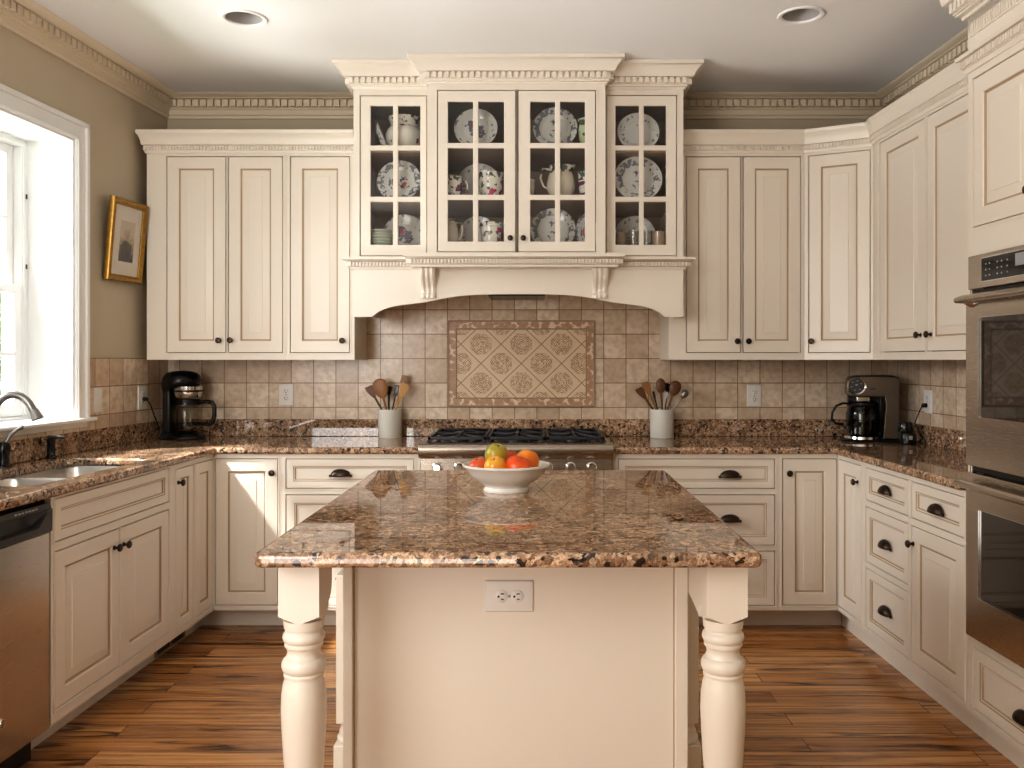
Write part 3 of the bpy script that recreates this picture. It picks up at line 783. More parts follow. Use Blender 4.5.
b = B(); lathe(b, [(.028, 0), (.028, .006), (.020, .012), (.018, .045), (.024, .062), (.024, .085), (.016, .100), (.0001, .104)], (0, 0, 0), 20); obj('body', b, M['black'], fv)
b = B(); tube(b, [(0, 0, .085), (.020, .005, .125), (.048, .010, .150), (.070, .012, .160)], [.010, .008, .007, .0085], 10); obj('lever', b, M['nickel'], fv)
sd = thing('soap_dispenser', 'short black soap dispenser pump on the worktop behind the sink', 'soap dispenser', (-2.116, 3.84, fz), 0)
b = B(); lathe(b, [(.022, 0), (.022, .008), (.017, .012), (.016, .070), (.018, .074), (.018, .086), (.0001, .088)], (0, 0, 0), 20); obj('pump_body', b, M['black'], sd)
b = B(); tube(b, [(-.012, 0, .093), (.03, 0, .094), (.060, 0, .090)], [.009, .008, .006], 10); obj('nozzle', b, M['charcoal'], sd)

# ------------------------------------------------------------------ dishwasher
DW0, DW1 = lY(2.352), lY(2.955)
dw = fthing(F_LEFT, DW0, 'dishwasher', 'stainless steel dishwasher with charcoal control strip under the sink worktop', 'dishwasher')
W = DW1-DW0
b = B(); box(b, .004, W-.004, .03, .46, .10, .868); obj('tub', b, M['black'], dw)
b = B(); prism(b, [(.028, .106), (-.004, .106), (-.008, .112), (-.008, .765), (.028, .765)], 'x', .004, W-.004); obj('door', b, M['steel'], dw, .002)
# control strip with a swept handle pocket
b = B(); n = 24; top = .866; botz = .767
def pocket(t):   # lower edge of the recessed pocket along the width
    return .80 + .036*(abs(t-.5)*2)**2.2
xs = [.004+(W-.008)*i/n for i in range(n+1)]
prev = None
for i, x in enumerate(xs):
    t = i/n
    m = min(1, max(0, (.47-abs(t-.5))/.10))
    zp = .846-.0*m; zl = .846-.052*m
    col = [b.verts.new(p) for p in ((x, -.009, botz), (x, -.018, botz+.006), (x, -.019, zl-.002), (x, -.018+.034*m, zl), (x, -.018+.038*m, zp-.010*m), (x, -.015, zp+.001), (x, -.011, top), (x, .028, top))]
    if prev:
        for k in range(len(col)-1): b.faces.new((prev[k], col[k], col[k+1], prev[k+1]))
    prev = col
obj('control_panel', b, M['charcoal'], dw)
b = B()
for i in range(7): box(b, W-.20+i*.018, W-.19+i*.018, -.0158, -.012, .8545, .8590)
obj('button', b, M['greymark'], dw)
b = B(); lathe(b, [(.0001, -.0035), (.013, -.0035), (.0145, -.001), (.0145, 0)], (W-.255, -.008, .228), 24, 'y'); lathe(b, [(.0105, -.0045), (.0115, -.0045), (.012, -.003), (.0105, -.003), (.0105, -.0045)], (W-.255, -.008, .228), 24, 'y'); obj('badge', b, M['chrome'], dw)
b = B(); box(b, .004, W-.004, .055, .07, .004, .10); obj('toe_panel', b, M['black'], dw)
b = B(); box(b, -.024, -.001, .0, .44, .0, .879)
o = obj('end_panel', b, M['cream'], None, .002, loc=F_LEFT.at(DW0), rot=(0, 0, F_LEFT.r)); o.name = 'cabinet_end_panel'
tag(o, 'cream end panel closing the run on the near side of the dishwasher', 'panel')

# ------------------------------------------------------------------ gas range
RW = .932
rg = thing('gas_range', 'stainless steel slide-in gas range with black grates under the hood', 'range', (-.0975, 4.285, 0), 0)
h = RW/2
b = B(); box(b, -h, h, .03, .668, .09, .905); obj('body', b, M['steel_h'], rg)
b = B(); prism(b, [(.02, .866), (-.008, .866), (-.020, .884), (-.0245, .905), (-.022, .922), (-.012, .934), (.02, .938), (.05, .938), (.05, .866)], 'x', -h-.008, h+.008); obj('front_rail', b, M['steel_h'], rg, .003)
b = B(); prism(b, [(.03, .77), (.002, .775), (.006, .865), (.03, .865)], 'x', -h, h); obj('control_panel', b, M['steel_h'], rg, .002)
b = B(); box(b, -h, h, .05, .665, .905, .930); obj('cooktop', b, M['blackg'], rg)
b = B(); box(b, -h, -h+.018, .05, .665, .93, .936); box(b, h-.018, h, .05, .665, .93, .936); box(b, -h, h, .640, .667, .93, .950); obj('trim_rail', b, M['steel_h'], rg, .002)
for kx in (-.383, -.277, -.165, .155, .267, .368):
    b = B(); lathe(b, [(.0001, -.040), (.016, -.040), (.0185, -.034), (.020, -.010), (.026, -.006), (.026, 0)], (0, 0, 0), 22, 'y'); box(b, -.004, .004, -.044, -.03, -.016, .016)
    obj('control_knob', b, M['chrome'], rg, loc=(kx, .004, .822))
b = B(); rect_loops(b, -h+.004, h-.004, .20, .762, [(0, .004), (.004, 0), (.13, 0), (.133, .004)], .03); od = obj('oven_door', b, M['steel_h'], rg)
b = B(); box(b, -h+.14, h-.14, .001, .006, .335, .622); obj('window', b, M['blackg'], od)
b = B(); tube(b, [(-h+.05, -.045, .725), (h-.05, -.045, .725)], .012, 12); tube(b, [(-h+.09, .002, .725), (-h+.09, -.045, .725)], .008, 8); tube(b, [(h-.09, .002, .725), (h-.09, -.045, .725)], .008, 8); obj('handle', b, M['chrome'], od)
b = B(); box(b, -h+.01, h-.01, .03, .05, .0, .19); obj('kick_panel', b, M['steel_h'], rg)
gw = (RW-.05)/3
for g in range(3):
    x0 = -h+.025+g*gw+.003; x1 = x0+gw-.006
    b = B(); z0, z1 = .948, .963
    for x in (x0, x1-.014): box(b, x, x+.014, .075, .625, z0, z1)
    for y in (.075, .343, .611): box(b, x0, x1, y, y+.014, z0, z1)
    cxm = (x0+x1)/2
    for cy in (.212, .480):
        for k in range(4):
            a = PI/4+k*PI/2; ex, ey = cxm+math.cos(a)*.16, cy+math.sin(a)*.13
            ex = min(max(ex, x0+.007), x1-.007); ey = min(max(ey, .08), .62)
            tube(b, [(cxm+math.cos(a)*.03, cy+math.sin(a)*.03, .966), (ex, ey, .957)], .0065, 6)
        box(b, cxm-.006, cxm+.006, cy-.13, cy-.035, z0+.003, z1+.003); box(b, cxm-.006, cxm+.006, cy+.035, cy+.13, z0+.003, z1+.003)
    for x in (x0, x1-.014):
        for y in (.075, .611): box(b, x, x+.014, y, y+.014, .9305, z0)
    for k in range(5): box(b, x0+.012+k*(gw-.04)/4, x0+.022+k*(gw-.04)/4, .078, .086, .934+.0*k, .95)
    obj('grate', b, M['iron'], rg, .002)
    for cy in (.212, .480):
        b = B(); lathe(b, [(.052, .0), (.050, .008), (.040, .010), (.040, .016), (.034, .021), (.0001, .022)], (0, 0, 0), 24); obj('burner', b, M['iron'], rg, loc=(cxm, cy, .9302))

# ------------------------------------------------------------------ hood with glass cabinets above
YS, YC = 4.43, 4.345
hx0, hx1 = PX(353.5, YS), PX(683.3, YS)
cx0, cx1 = PX(427.6, YC), PX(605.3, YC)
CX = (hx0+hx1)/2
hood = thing('range_hood', 'cream wooden mantel range hood with arched front, dentil shelf and two corbels', 'range hood', (CX, YS, 0), 0)
w = (hx1-hx0)/2
HB = 1.561; HT = 1.806
def arch_pts():
    L_ = [(354.3, 316.6), (371.6, 316.6), (373.5, 315.4), (378, 312), (383.6, 309.2), (391, 306.9), (401, 305.1), (412, 303.8), (424.6, 302.2), (433, 300.6), (442, 298.7), (457, 296.2), (473, 294.8), (495, 294.2), (518, 294.1)]
    return [((px-518.3)*YS/FOC, PZ(py, YS)) for px, py in L_]
ap = arch_pts(); ap[0] = (-w, HB); ap[1] = (ap[1][0], HB)
full = ap+[(-x, z) for x, z in ap[-2::-1]]
b = B()
F0, F1, T0, T1 = [], [], [], []
for x, z in full:
    F0.append(b.verts.new((x, 0, z))); F1.append(b.verts.new((x, .024, z))); T0.append(b.verts.new((x, 0, HT))); T1.append(b.verts.new((x, .024, HT)))
for i in range(len(full)-1):
    b.faces.new((F0[i], F0[i+1], T0[i+1], T0[i])); b.faces.new((F1[i+1], F1[i], T1[i], T1[i+1])); b.faces.new((F0[i+1], F0[i], F1[i], F1[i+1])); b.faces.new((T0[i], T0[i+1], T1[i+1], T1[i]))
b.faces.new((F0[0], T0[0], T1[0], F1[0])); b.faces.new((F0[-1], F1[-1], T1[-1], T0[-1]))
obj('arched_front', b, M['cream'], hood)
for s_ in (-1, 1):
    b = B(); box(b, min(s_*w, s_*(w-.02)), max(s_*w, s_*(w-.02)), .024, .198, HB, HT); box(b, min(s_*(w-.05), s_*(w-.018)), max(s_*(w-.05), s_*(w-.018)), .190, .535, HB+.02, HT); obj('side_panel', b, M['cream'], hood)
b = B(); box(b, -w+.05, w-.05, .024, .535, 1.715, 1.735); obj('ceiling_panel', b, M['cream'], hood)
b = B(); box(b, -.155, .135, .06, .40, 1.672, 1.715); obj('vent_insert', b, M['black'], hood)
cw = (cx1-cx0)/2; cc = (cx0+cx1)/2-CX
LEDGE = [(0, HT-.006), (.010, HT-.006), (.012, HT+.004), (.020, HT+.008), (.020, HT+.030), (.040, HT+.034), (.052, HT+.040), (.052, HT+.052), (0, HT+.052)]
lp = [(-w, .15), (-w, 0), (w, 0), (w, .15)]
b = B(); sweep(b, lp, LEDGE); dentils(b, lp, .020, .033, HT+.010, HT+.029, .0085, .0168)
box(b, -w, w, 0, .50, HT, HT+.05)
lc = [(cc-cw-.068, .03), (cc-cw-.068, -.10), (cc+cw+.048, -.10), (cc+cw+.048, .03)]
L2 = [(0, HT-.004), (.012, HT-.004), (.014, HT+.006), (.022, HT+.010), (.022, HT+.032), (.036, HT+.038), (.044, HT+.044), (.044, HT+.060), (0, HT+.060)]
sweep(b, lc, L2); dentils(b, lc, .022, .036, HT+.012, HT+.032, .0085, .0168)
box(b, lc[0][0], lc[2][0], -.10, .03, HT-.004, HT+.060)
obj('mantel_shelf', b, M['cream'], hood)
for px in (427.2, 600.8):
    xx = PX(px, 4.37)-CX
    b = B(); N = 18; cols = []
    for j in range(13):
        u = j/12; x = (u-.5)*.075
        groove = .006*(0.5-0.5*math.cos(u*3*2*PI)) if 0 < j < 12 else 0
        col = []
        for i in range(N+1):
            t = i/N; z = HT-.005-.145*t
            p = .082*(1-t)**1.5*.75 + .016 + .012*math.sin(t*PI*2+.4)*(1 if t > .3 else t/.3)
            if t > .86: p = .026
            col.append(b.verts.new((x*(1-.06*t), -(p-.0*groove)+(.006-groove), z)))
        cols.append(col)
    for a, c in zip(cols, cols[1:]):
        for i in range(N):
            f = b.faces.new((a[i], c[i], c[i+1], a[i+1]))
    for col, s in ((cols[0], 1), (cols[-1], -1)):
        bk = [b.verts.new((v.co.x, .001, v.co.z)) for v in col]
        for i in range(N): b.faces.new((col[i], col[i+1], bk[i+1], bk[i]))
    obj('corbel', b, M['cream'], hood, loc=(xx, 0, 0))

# glass cabinets
GZ = (1.893, 2.150, 2.405)      # floor and two shelves
YB = 4.968
GB, GTOP = 1.867, CEIL-.0
def glass_cabinet(label, X0, X1, yf, doors, zb, knobs):
    r = thing('glass_cabinet', label, 'cabinet', ((X0+X1)/2, yf, 0), 0); w = (X1-X0)/2; d = YB-yf; ox = (X0+X1)/2
    b = B()
    box(b, -w+.001, -w+.018, .022, d, zb, 2.70); box(b, w-.018, w-.001, .022, d, zb, 2.70); box(b, -w+.001, w-.001, .022, d, 2.69, 2.815); box(b, -w+.001, w-.001, .022, d, zb, zb+.02)
    obj('carcass', b, M['cream'], r)
    b = B()
    box(b, -w+.018, w-.018, d-.06, d-.052, zb+.02, 2.69); box(b, -w+.0185, -w+.021, .03, d-.06, zb+.02, 2.69); box(b, w-.021, w-.0185, .03, d-.06, zb+.02, 2.69); box(b, -w+.02, w-.02, .03, d-.06, 2.685, 2.69)
    obj('lining', b, M['interior'], r)
    for z in GZ:
        b = B(); box(b, -w+.022, w-.022, .026, d-.061, z-.010, z); obj('shelf', b, M['interior'], r)
    hs = [(x0-ox, x1-ox, z0, z1) for x0, x1, z0, z1, *_ in doors]
    b = B(); face_frame(b, 2*w, zb, 2.815, [(a+w, c+w, e, f) for a, c, e, f in hs]); bmesh.ops.translate(b, verts=b.verts, vec=(-w, 0, 0)); obj('face_frame', b, M['cream'], r)
    for (x0, x1, z0, z1, gx, gz), kn in zip(doors, knobs):
        b = B(); holes = []
        for i in range(2):
            for k in range(3):
                holes.append((gx[i*2]-ox, gx[i*2+1]-ox, gz[k*2], gz[k*2+1]))
        holed_plate(b, x0-ox+G, x1-ox-G, z0+G, z1-G, holes, 0, .020)
        dr = obj('door', b, M['cream'], r, .003)
        b = B(); box(b, gx[0]-ox-.004, gx[3]-ox+.004, .012, .0145, gz[0]-.004, gz[5]+.004); obj('pane', b, M['pane'], dr)
        if kn: knob(dr, kn-ox, 0, PZ(237.7, YC-.03), .0135)
    return r, w
gzC = (PZ(241.5, YC), PZ(199.8, YC), PZ(194.7, YC), PZ(148, YC), PZ(142.8, YC), PZ(101.5, YC))
gzS = (PZ(244.8, YS), PZ(201.6, YS), PZ(196.6, YS), PZ(150.3, YS), PZ(145.3, YS), PZ(105.6, YS))
yc = lambda px: PX(px, YC); ys = lambda px: PX(px, YS)
rC, wC = glass_cabinet('wide central glass-door cabinet with two doors, standing forward above the hood', cx0, cx1, YC,
    [(yc(437), yc(516), PZ(252.3, YC), PZ(90, YC), [yc(v) for v in (447.8, 473, 478.3, 504)], gzC),
     (yc(517.7), yc(596), PZ(252.3, YC), PZ(90, YC), [yc(v) for v in (530.3, 555, 560.2, 585)], gzC)], GB, [yc(510.3), yc(523.3)])
rL, wL = glass_cabinet('slim glass-door cabinet holding the tureen, above the hood', hx0, cx0-.0005, YS,
    [(ys(359.8), ys(427.2), PZ(256.3, YS), PZ(95.4, YS), [ys(v) for v in (370.5, 393, 398, 420.2)], gzS)], GB-.008, [None])
rR, wR = glass_cabinet('slim glass-door cabinet holding the drinking glasses, above the hood', cx1+.0005, hx1, YS,
    [(ys(605.8), ys(677), PZ(256.3, YS), PZ(95.0, YS), [ys(v) for v in (615.5, 639, 643.8, 666.2)], gzS)], GB-.008, [None])
HC = [(0, 2.706), (.008, 2.706), (.010, 2.714), (.018, 2.718), (.018, 2.726), (.024, 2.728), (.024, 2.757), (.044, 2.760), (.048, 2.766), (.054, 2.780), (.074, 2.802), (.082, 2.808), (.088, 2.811), (.088, 2.8285), (0, 2.8285)]
def hood_crown(path, root):
    b = B(); sweep(b, path, HC); dentils(b, path, .024, .040, 2.729, 2.756, .0195, .0310)
    obj('crown_moulding', b, M['cream'], root)
hood_crown([(-wC, .10), (-wC, 0), (wC, 0), (wC, .10)], rC)
hood_crown([(-wL, .45), (-wL, 0), (wL, 0)], rL); hood_crown([(-wR, 0), (wR, 0), (wR, .45)], rR)

# ------------------------------------------------------------------ china behind the glass
def plate_bm(R, deep=.018):
    b = B()
    lathe(b, [(.0001, .002), (R*.55, .002), (R*.62, .005), (R*.70, .011), (R*.97, deep), (R, deep+.001), (R*.985, deep-.003), (R*.70, .005), (R*.60, -.003), (R*.45, -.004), (.0001, -.003)], (0, 0, 0), 40)
    return b
CH = {}
def cmat(key, fn, **kw):
    if key not in CH: CH[key] = fn(key, **kw)
    return CH[key]
PM = [cmat('plate_blue_rim', china, rim=.49, centre=.45, red=True, seed=1, R=.12), cmat('plate_sprig', china, rim=.40, centre=.55, red=True, seed=2, R=.12),
      cmat('plate_border_only', china, rim=.50, centre=.42, red=False, seed=5, R=.12), cmat('plate_faint', china, rim=.40, centre=.38, red=False, seed=9, R=.11, blue=(.17, .19, .20, 1))]
def standing_plate(px, Y, shelf, R, mat, label, lean=14, oval=1):
    X = PX(px, Y); t = math.radians(lean); z = GZ[shelf]+R*math.cos(t)*.999+.0015
    o = obj('plate', plate_bm(R), mat, None, loc=(X, Y, z), rot=(PI/2-t, 0, 0)); o.scale = (oval, 1, 1)
    return tag(o, label, 'plate', None)
def cup_bm(R, H, foot=.6, lip=1.04, waist=None):
    b = B()
    pr = [(.0001, .003), (R*foot, .003), (R*foot, 0), (R*foot*1.05, 0), (R*foot*1.02, .006), (R*.92, H*.35), (R, H*.65), (R*.985, H*.92), (R*lip, H), (R*lip-.003, H), (R*.95, H*.9), (R*.95, H*.6), (R*.80, H*.25), (R*.4, .009), (.0001, .008)]
    lathe(b, pr, (0, 0, 0), 32); return b
def cup(px, Y, shelf, R, H, mat, label, name='teacup', handle=0, cat='cup'):
    r = thing(name, label, cat, (PX(px, Y), Y, GZ[shelf]+.0008), 0)
    obj('body', cup_bm(R, H), mat, r)
    if handle:
        b = B(); s = handle; tube(b, [(s*R*.95, 0, H*.80), (s*R*1.30, 0, H*.86), (s*R*1.52, 0, H*.66), (s*R*1.40, 0, H*.40), (s*R*.92, 0, H*.28)], .005, 8); obj('handle', b, mat, r)
    return r
def pitcher(px, Y, shelf, R, H, mat, label, handle=-1, name='pitcher', spout=True):
    r = thing(name, label, name.replace('_', ' '), (PX(px, Y), Y, GZ[shelf]+.0008), 0)
    b = B(); lathe(b, [(.0001, .002), (R*.6, .002), (R*.62, 0), (R*.66, .004), (R*.95, H*.30), (R, H*.45), (R*.88, H*.70), (R*.72, H*.85), (R*.80, H), (R*.77, H), (R*.67, H*.84), (R*.82, H*.6), (R*.85, H*.4), (R*.5, .012), (.0001, .010)], (0, 0, 0), 32)
    if spout:
        for v_ in b.verts:
            if v_.co.z > H*.88 and v_.co.x*-handle > R*.45: v_.co.x += -handle*R*.28
    obj('body', b, mat, r)
    if handle:
        b = B(); s = handle; tube(b, [(s*R*.74, 0, H*.90), (s*R*1.25, 0, H*.92), (s*R*1.42, 0, H*.66), (s*R*1.2, 0, H*.42), (s*R*.93, 0, H*.36)], .006, 8); obj('handle', b, mat, r)
    return r
# slim cabinet nearest the window
tm = cmat('tureen_china', china_cup, amt=.31, red=(.30, .03, .05, 1), seed=1, h=.20, scale=30)
tu = thing('soup_tureen', 'round lidless floral tureen on the top shelf of the slim glass cabinet', 'tureen', (PX(404, 4.58), 4.58, GZ[2]+.0008), 0)
b = B(); lathe(b, [(.0001, .002), (.05, .002), (.052, 0), (.055, .010), (.080, .030), (.097, .070), (.098, .105), (.086, .132), (.068, .150), (.072, .172), (.084, .196), (.080, .197), (.066, .172), (.060, .150), (.078, .128), (.088, .10), (.086, .07), (.05, .02), (.0001, .016)], (0, 0, 0), 36); obj('body', b, tm, tu)
b = B(); tube(b, [(.086, 0, .135), (.105, 0, .152), (.110, 0, .125), (.102, 0, .095), (.092, 0, .090)], .006, 8); obj('handle', b, tm, tu)
so = thing('sauce_boat', 'small boat-shaped floral dish leaning on its side against the tureen', 'sauce boat', (PX(381.5, 4.50), 4.50, GZ[2]+.001), 0)
b = B(); lathe(b, [(.0001, -.012), (.03, -.012), (.050, -.004), (.068, .010), (.073, .013), (.067, .012), (.046, .001), (.02, -.006), (.0001, -.006)], (0, 0, .085), 32, 'x', sx=.55, sy=1.16)
bmesh.ops.rotate(b, cent=(0, 0, .08), matrix=Matrix.Rotation(math.radians(-22), 3, 'Y'), verts=b.verts)
zm = min(v_.co.z for v_ in b.verts); bmesh.ops.translate(b, verts=b.verts, vec=(0, 0, -zm))
obj('dish', b, PM[2], so)
yp = 4.535
standing_plate(399.5, yp, 1, .113, PM[0], 'large blue-rimmed plate with red flowers on the middle shelf, in the tureen cabinet')
standing_plate(404.5, 4.63, 0, .110, PM[1], 'plate with loose flower sprig on the bottom shelf behind the stacked green plates')
def stack(px, Y, shelf, R, n, dz, mat, label_fn, group):
    for k in range(n):
        b = plate_bm(R, dz*.9+.004); o = obj('stacked_plate', b, mat, None, loc=(PX(px, Y), Y, GZ[shelf]+.005+k*dz)); tag(o, label_fn(k, n), 'plate', group)
ordn = ['bottom plate', 'second plate from the bottom', 'third plate from the bottom', 'fourth plate from the bottom', 'fifth plate from the bottom', 'sixth plate from the bottom', 'seventh plate from the bottom']
def stl(where): return lambda k, n: ('topmost plate' if k == n-1 else ordn[k])+where
stack(380.5, 4.53, 0, .060, 7, .0155, M['mint'], stl(' of the pale green stack below the tureen shelf'), 'pale green stacked plates')
# central cabinet, first door
standing_plate(476, 4.47, 2, .110, PM[1], 'sprigged plate with red and blue flowers on the top shelf behind the first central door')
standing_plate(479, 4.60, 1, .112, PM[3], 'pale grey plate standing behind the bright floral bowl on the middle shelf')
c1 = cmat('cup_plum', china_cup, amt=.41, red=(.16, .03, .10, 1), seed=3, h=.12); c2 = cmat('cup_magenta', china_cup, amt=.42, red=(.45, .03, .12, 1), seed=4, h=.13)
c3 = cmat('cup_grey', china_cup, amt=.36, red=(.10, .12, .14, 1), seed=6, h=.13); c4 = cmat('jug_cream', china_cup, amt=.18, red=(.12, .12, .12, 1), seed=8, h=.17, body=(.70, .66, .54, 1))
cup(453, 4.47, 1, .050, .120, c1, 'small plum-flowered cup on the middle shelf beside the first central stile', handle=1)
cup(491, 4.445, 1, .064, .135, c2, 'round bowl with bright magenta flowers on the middle shelf', name='floral_bowl', cat='bowl')
pitcher(450, 4.48, 0, .046, .165, c4, 'cream pitcher on the bottom shelf beside the first central stile', handle=1)
standing_plate(478, 4.62, 0, .103, PM[3], 'fluted pale plate leaning behind the lidded magenta jar on the bottom shelf', 12, .96)
jar = thing('floral_jar', 'lidded white jar with magenta flowers on the bottom shelf by the door knobs', 'jar', (PX(491.5, 4.44), 4.44, GZ[0]+.0008), 0)
b = B(); lathe(b, [(.0001, .0), (.044, 0), (.048, .006), (.050, .07), (.058, .112), (.058, .118), (.0001, .119)], (0, 0, 0), 32); obj('body', b, cmat('jar_magenta', china_cup, amt=.42, red=(.42, .04, .12, 1), seed=12, h=.15), jar)
b = B(); lathe(b, [(.061, .119), (.062, .126), (.058, .140), (.035, .147), (.0001, .148)], (0, 0, 0), 32); obj('lid', b, c1, jar)
# central cabinet, second door
standing_plate(555, 4.47, 2, .113, PM[2], 'white plate with scattered blue border on the top shelf behind the second central door')
vz = thing('vase', 'small pale green vase on the top shelf next to the blue-bordered plate', 'vase', (PX(588, 4.46), 4.46, GZ[2]+.0008), 0)
b = B(); lathe(b, [(.0001, .002), (.03, .002), (.03, 0), (.034, .004), (.046, .06), (.050, .10), (.044, .130), (.054, .155), (.050, .154), (.04, .13), (.045, .10), (.03, .02), (.0001, .015)], (0, 0, 0), 28); obj('body', b, cmat('vase_green', china_cup, amt=.35, red=(.20, .30, .12, 1), seed=15, h=.15, body=(.56, .66, .42, 1)), vz)
cup(526.5, 4.47, 1, .043, .105, c3, 'small dark-patterned cup on the middle shelf beside the second central stile')
pitcher(561, 4.47, 1, .074, .178, c4, 'plump cream pitcher with dark rim pattern on the middle shelf', handle=-1)
cup(588, 4.45, 1, .050, .140, c1, 'tall floral cup on the middle shelf beside the plump pitcher', name='tall_cup')
standing_plate(553, 4.50, 0, .115, PM[2], 'dark blue-bordered plate on the bottom shelf behind the second central door')
standing_plate(587.5, 4.45, 0, .095, PM[0], 'oval floral dish standing on end on the bottom shelf near the slim glass cabinet', 8, .62)
# slim cabinet nearest the oven
standing_plate(638, yp, 2, .108, PM[3], 'plain pale plate with small centre wreath on the top shelf above the drinking glasses')
standing_plate(637.8, yp, 1, .124, PM[2], 'largest blue-bordered plate on the middle shelf above the drinking glasses')
standing_plate(635, 4.66, 0, .108, PM[3], 'dull grey plate standing behind the drinking glasses')
stack(620.5, 4.53, 0, .042, 5, .019, M['tan'], stl(' of the small brown stack beside the drinking glasses'), 'small brown stacked saucers')
for k, px in enumerate((634, 647)):
    b = B(); lathe(b, [(.0001, .003), (.024, .003), (.026, 0), (.0275, .002), (.030, .110), (.0285, .110), (.0255, .008), (.0001, .007)], (0, 0, 0), 24)
    tag(obj('drinking_glass', b, M['drinkglass'], None, loc=(PX(px, 4.495), 4.495, GZ[0]+.0008)), ['clear drinking glass beside the small brown stack', 'clear drinking glass beside the shiny tan bowl'][k], 'glass', 'drinking glasses')
b = B(); lathe(b, [(.0001, .003), (.024, .003), (.024, 0), (.032, .006), (.039, .05), (.041, .104), (.039, .105), (.034, .05), (.02, .012), (.0001, .010)], (0, 0, 0), 28)
tag(obj('glass_bowl', b, M['tan'], None, loc=(PX(659, 4.50), 4.50, GZ[0]+.0008)), 'shiny tan bowl on the bottom shelf at the end of the drinking glasses', 'bowl')

# ------------------------------------------------------------------ tile mosaic panel above the range
mx0, mx1, mz0, mz1 = PX(447.5, 4.97), PX(595, 4.97), PZ(406.8, 4.97), PZ(320.3, 4.97)
mo = thing('mosaic_tile_art', 'framed damask tile picture set in the backsplash above the range', 'tile panel', ((mx0+mx1)/2, YW-.0105, (mz0+mz1)/2), 0)
hw, hh = (mx1-mx0)/2, (mz1-mz0)/2
b = B(); box(b, -hw+.05, hw-.05, -.004, 0, -hh+.05, hh-.05); obj('diamond_tile_field', b, M['mosaic'], mo)
b = B(); holed_plate(b, -hw+.008, hw-.008, -hh+.008, hh-.008, [(-hw+.048, hw-.048, -hh+.048, hh-.048)], -.007, 0); obj('leaf_border', b, M['mosaic_border'], mo)
b = B()
holed_plate(b, -hw, hw, -hh, hh, [(-hw+.010, hw-.010, -hh+.010, hh-.010)], -.012, 0)
holed_plate(b, -hw+.046, hw-.046, -hh+.046, hh-.046, [(-hw+.053, hw-.053, -hh+.053, hh-.053)], -.010, 0)
obj('rope_edging', b, M['mosaic_edge'], mo, .002)

# ------------------------------------------------------------------ outlets
def outlet(loc_, rotz, label, horizontal=False, w=.072, h=.115, kind='duplex'):
    r = thing('outlet' if kind == 'duplex' else 'light_switch', label, 'outlet' if kind == 'duplex' else 'switch', loc_, rotz)
    b = B(); rect_loops(b, -w/2, w/2, -h/2, h/2, [(0, -.001), (.003, -.0055), (.006, -.006)], 0); obj('cover_plate', b, M['outlet'], r)
    if kind == 'duplex':
        for s in (-1, 1):
            b = B(); lathe(b, [(.0001, -.0085), (.0150, -.0085), (.0165, -.0075), (.0165, -.005)], (0, 0, s*.0205), 24, 'y', sy=.88 if not horizontal else 1); o = obj('socket', b, M['outlet'], r)
            b = B()
            box(b, -.0085, -.0055, -.0092, -.0080, s*.0205-.002, s*.0205+.007); box(b, .0055, .0080, -.0092, -.0080, s*.0205-.001, s*.0205+.006); lathe(b, [(.0001, -.0092), (.0030, -.0092), (.0030, -.008)], (0, 0, s*.0205-.0075), 12, 'y')
            obj('slot', b, M['slot'], o)
        b = B(); lathe(b, [(.0001, -.0075), (.003, -.0072), (.0035, -.006)], (0, 0, 0), 12, 'y'); obj('screw', b, M['nickel'], r)
    else:
        b = B(); box(b, -.016, .016, -.008, -.0055, -.033, .033); obj('rocker', b, M['outlet'], r, .002)
    if horizontal:
        for ch in r.children:
            ch.rotation_euler = (0, PI/2, 0)
    return r
yt = YW-.0105
outlet((PX(286.4, yt), yt, PZ(394.7, yt)), 0, 'white outlet in the tiles between the black coffee maker and the crock with pale spatula', w=.084, h=.126)
outlet((PX(754, yt), yt, PZ(395.7, yt)), 0, 'white outlet in the tiles between the silver coffee maker and the crock of dark spoons', w=.080, h=.126)
p = F_WL.at(wl_x(4.685), -.0105, PZ(397.5, 4.685)); oL = outlet(p, F_WL.r, 'white outlet with a black cord plugged in, beside the black coffee maker', w=.085, h=.122)
p = F_WL.at(wl_x(4.268), -.0105, PZ(400, 4.268)); outlet(p, F_WL.r, 'pale blank-faced switch in the tiles next to the window casing', kind='switch', w=.072, h=.122)
wr_lx = lambda px: (YW-(1.992+.035*YW)/((px-VX)/FOC+.035))
p = F_WR.at(wr_lx(930.5), -.0105, PZ(401.3, 4.52)); oR = outlet(p, F_WR.r, 'white outlet with a black cord plugged in, beside the wall oven', w=.085, h=.118)

# ------------------------------------------------------------------ black coffee maker
cy = 4.80
cmx, cmY = PX(184.5, cy), cy
k1 = thing('coffee_maker', 'black dome-topped coffee maker with glass carafe on the corner worktop by the window', 'coffee maker', (cmx, cmY, CT1+.0005), 0)
b = B(); lathe(b, [(.0001, 0), (.104, 0), (.108, .006), (.104, .018), (.085, .028), (.070, .032), (.0001, .032)], (.008, 0, 0), 36); box(b, -.105, -.045, -.05, .07, 0, .035); obj('base', b, M['black'], k1, .003)
b = B(); box(b, -.103, -.058, -.048, .075, .03, .275); obj('column', b, M['black'], k1, .012, segs=3)
b = B()
lathe(b, [(.062, .285), (.085, .286), (.096, .298), (.100, .318), (.094, .342), (.078, .358), (.05, .368), (.0001, .372)], (-.012, 0, 0), 36)
for v_ in b.verts:
    if v_.co.x < -.012: v_.co.x = -.012+(v_.co.x+.012)*1.08; v_.co.z -= (.012+abs(v_.co.x))*.30*max(0, (.36-v_.co.z)/.08)
obj('domed_lid', b, M['black'], k1)
